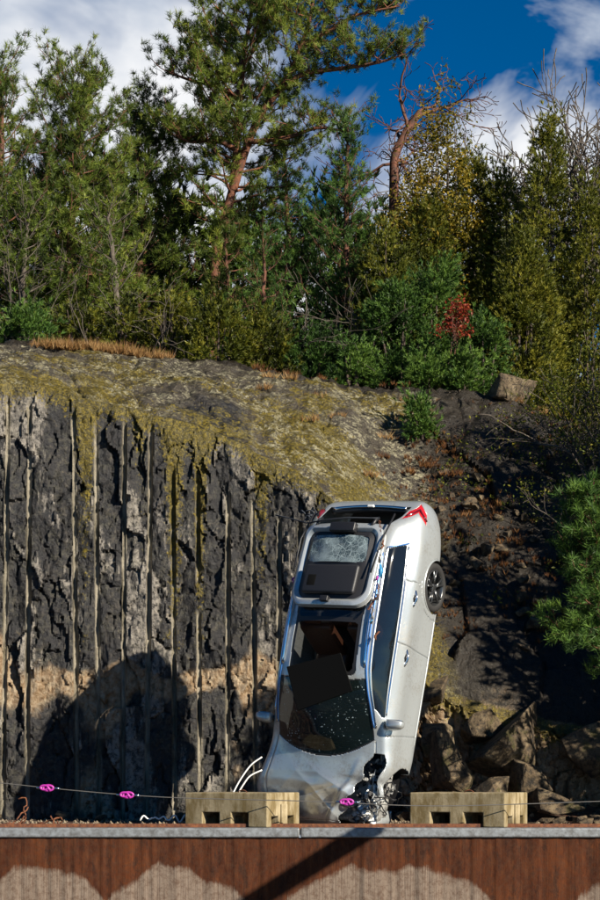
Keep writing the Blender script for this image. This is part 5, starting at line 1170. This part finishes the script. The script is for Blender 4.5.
for (a, b) in ((376, 580), (293, 583)):
    G = Geo(); G.tube(polyline(car_px(a, b, 1.45) - CAR_O, (1, 0.3, 0.4), 0.10, 6, rg, 0.7), 0.014, 6); G.build("magenta_tag", M['pink'], car, True)
for k in range(9):
    a_ = car_px(382 - 0.10 * k * 10 + rg.normal() * 1.5, 530 + 13 * k, 1.38) + np.array([0, 0, 0.05]); P3 = polyline(a_ - CAR_O, (-1, rg.normal() * 0.5, rg.normal() * 0.3), rg.uniform(0.15, 0.4), 9, rg, 0.45)
    G = Geo(); G.tube(P3, rg.uniform(0.006, 0.013), 5); G.build("torn_wire", [M['rust'], M['black'], M['cable'], M['blue']][k % 4], car, True)
# the layout above counts +Y to the car's left: turn it into Blender's right-handed axes
def mirror_tree(o):
    for c in o.children:
        c.location.y *= -1
        if c.type == 'MESH':
            co = np.empty(len(c.data.vertices) * 3, dtype=np.float32); c.data.vertices.foreach_get('co', co); co[1::3] *= -1
            c.data.vertices.foreach_set('co', co); c.data.flip_normals(); c.data.update()
        mirror_tree(c)
bpy.context.view_layer.update()
mirror_tree(car)
# lifting sling around the tail and its strap end
G = Geo(); sl = np.array([PX(276, 515, 2.4), PX(300, 521, 2.0), c2w((4.30, -0.54, 1.38)), c2w((4.33, 0.0, 1.47)), c2w((4.36, 0.45, 1.38))])
G.tube(curve_pts(sl, 24), 0.02, 6, True, 0.5); o = G.build("tow_strap", M['strap'], None, True); tag(o, "dark tow strap stretched across the car's open tail", "strap")
G = Geo()
for k in range(9):
    P3 = polyline(PX(305 + k * 1.6, 514 + (k % 3) * 2, 1.75), (rg.normal() * 0.5, 0.1, rg.normal()), 0.16, 6, rg, 0.6); G.tube(P3, 0.012, 5)
tag(G.build("rope_bundle", M['strap'], None, True), "tangled dark rope bundle behind the car's tail corner", "rope")

# ------------------------------------------------------------------ wire with magenta tensioners, loose hoses
rw = empty("guard_wire", tuple(PX(0, 783, -0.06)), "thin guard wire with magenta tensioners along the quay edge", "wire")
wp = [PX(a, b, -0.06) for a, b in ((-150, 772), (0, 783), (48, 788), (128, 795), (182, 798), (300, 801), (348, 803), (440, 806), (640, 800))]; o0 = np.array(rw.location)
G = Geo(); G.tube(curve_pts(np.array(wp), 60) - o0, 0.0065, 5); G.build("wire", M['cable'], rw, True)
for (a, b) in ((48, 788), (128, 795), (348, 802)):
    p = PX(a, b, -0.07) - o0
    t = np.linspace(0, 2 * math.pi, 17); G = Geo(); G.tube(p + np.stack([0.065 * np.cos(t), 0 * t, 0.034 * np.sin(t)], 1), 0.016, 6, False); G.tube(p + np.stack([0.05 * np.cos(t) - 0.05, 0 * t - 0.012, 0.028 * np.sin(t) + 0.006], 1), 0.013, 6, False); G.tube(np.array([p + [-0.02, -0.01, 0.03], p + [0.03, -0.01, -0.035]]), 0.018, 6); G.build("tensioner", M['pink'], rw, True)
    for s_ in (-1, 1):
        G = Geo(); G.tube(np.array([p + [s_ * 0.07, 0, 0], p + [s_ * 0.15, 0, -s_ * 0.006]]), 0.012, 6); G.build("wire_ferrule", M['chrome'], rw, True)
t = np.linspace(0, 1, 60)
P3 = np.stack([-2.15 + 0.95 * t, 1.2 + 0.05 * np.sin(9 * t), 0.06 + 0.05 * np.abs(np.sin(t * 17)) + 0.03 * np.sin(t * 41)], 1)
G = Geo(); G.tube(P3, 0.012, 6); tag(G.build("white_hose", M['white'], None, True), "crinkled white hose lying on the deck beside the left barrier", "hose")
for i, pts in enumerate([[(231, 797), (240, 780), (252, 764), (262, 757)], [(236, 797), (243, 785), (250, 776), (262, 770)]]):
    G = Geo(); G.tube(curve_pts(np.array([PX(a, b, 1.15) for a, b in pts]), 20), 0.011, 6); tag(G.build("white_cable", M['white'], None, True), ["outer loop of white cable rising behind the left barrier", "inner loop of white cable rising behind the left barrier"][i], "cable", "white cables by the bonnet")
for i in range(5):
    x = rg.uniform(-3.9, -3.0); P3 = polyline((x, 0.5, 0.03), (rg.normal(), 0.2, 0.5), 0.5, 10, rg, 0.6, -0.1); P3[:, 2] = np.abs(P3[:, 2]) + 0.01
    G = Geo(); G.tube(P3, 0.011, 5); tag(G.build("rusty_wire_scrap", M['rust'], None, True), "bent rusty wire scrap lying on the deck edge", "scrap", "wire scraps on the deck")
# unseen davit added so its arm casts the slanting shadow on the wall
dv = empty("shadow_davit", (5.6, -7.6, -2.6), "unseen steel davit added to cast the slanting shadow on the quay wall", "davit")
G = Geo(); G.tube(np.array([[0, 0, 0], [0, 0, 4.95]]), 0.13, 12); G.build("post", M['rust'], dv, True)
x0 = PX(372, 828, 0.0)[0]; k_ = 5.6 - x0; tt = k_ / SUN_TO.x; zb_ = SUN_TO.z * tt + 2.6; yb_ = SUN_TO.y * tt + 7.6
G = Geo(); G.tube(np.array([[0, -0.3, zb_], [0, yb_ + 0.0, zb_]]), 0.13, 12); G.build("arm", M['rust'], dv, True)
# print("TRIS", sum(len(m.loops) - 2 * len(m.polygons) for m in bpy.data.meshes))
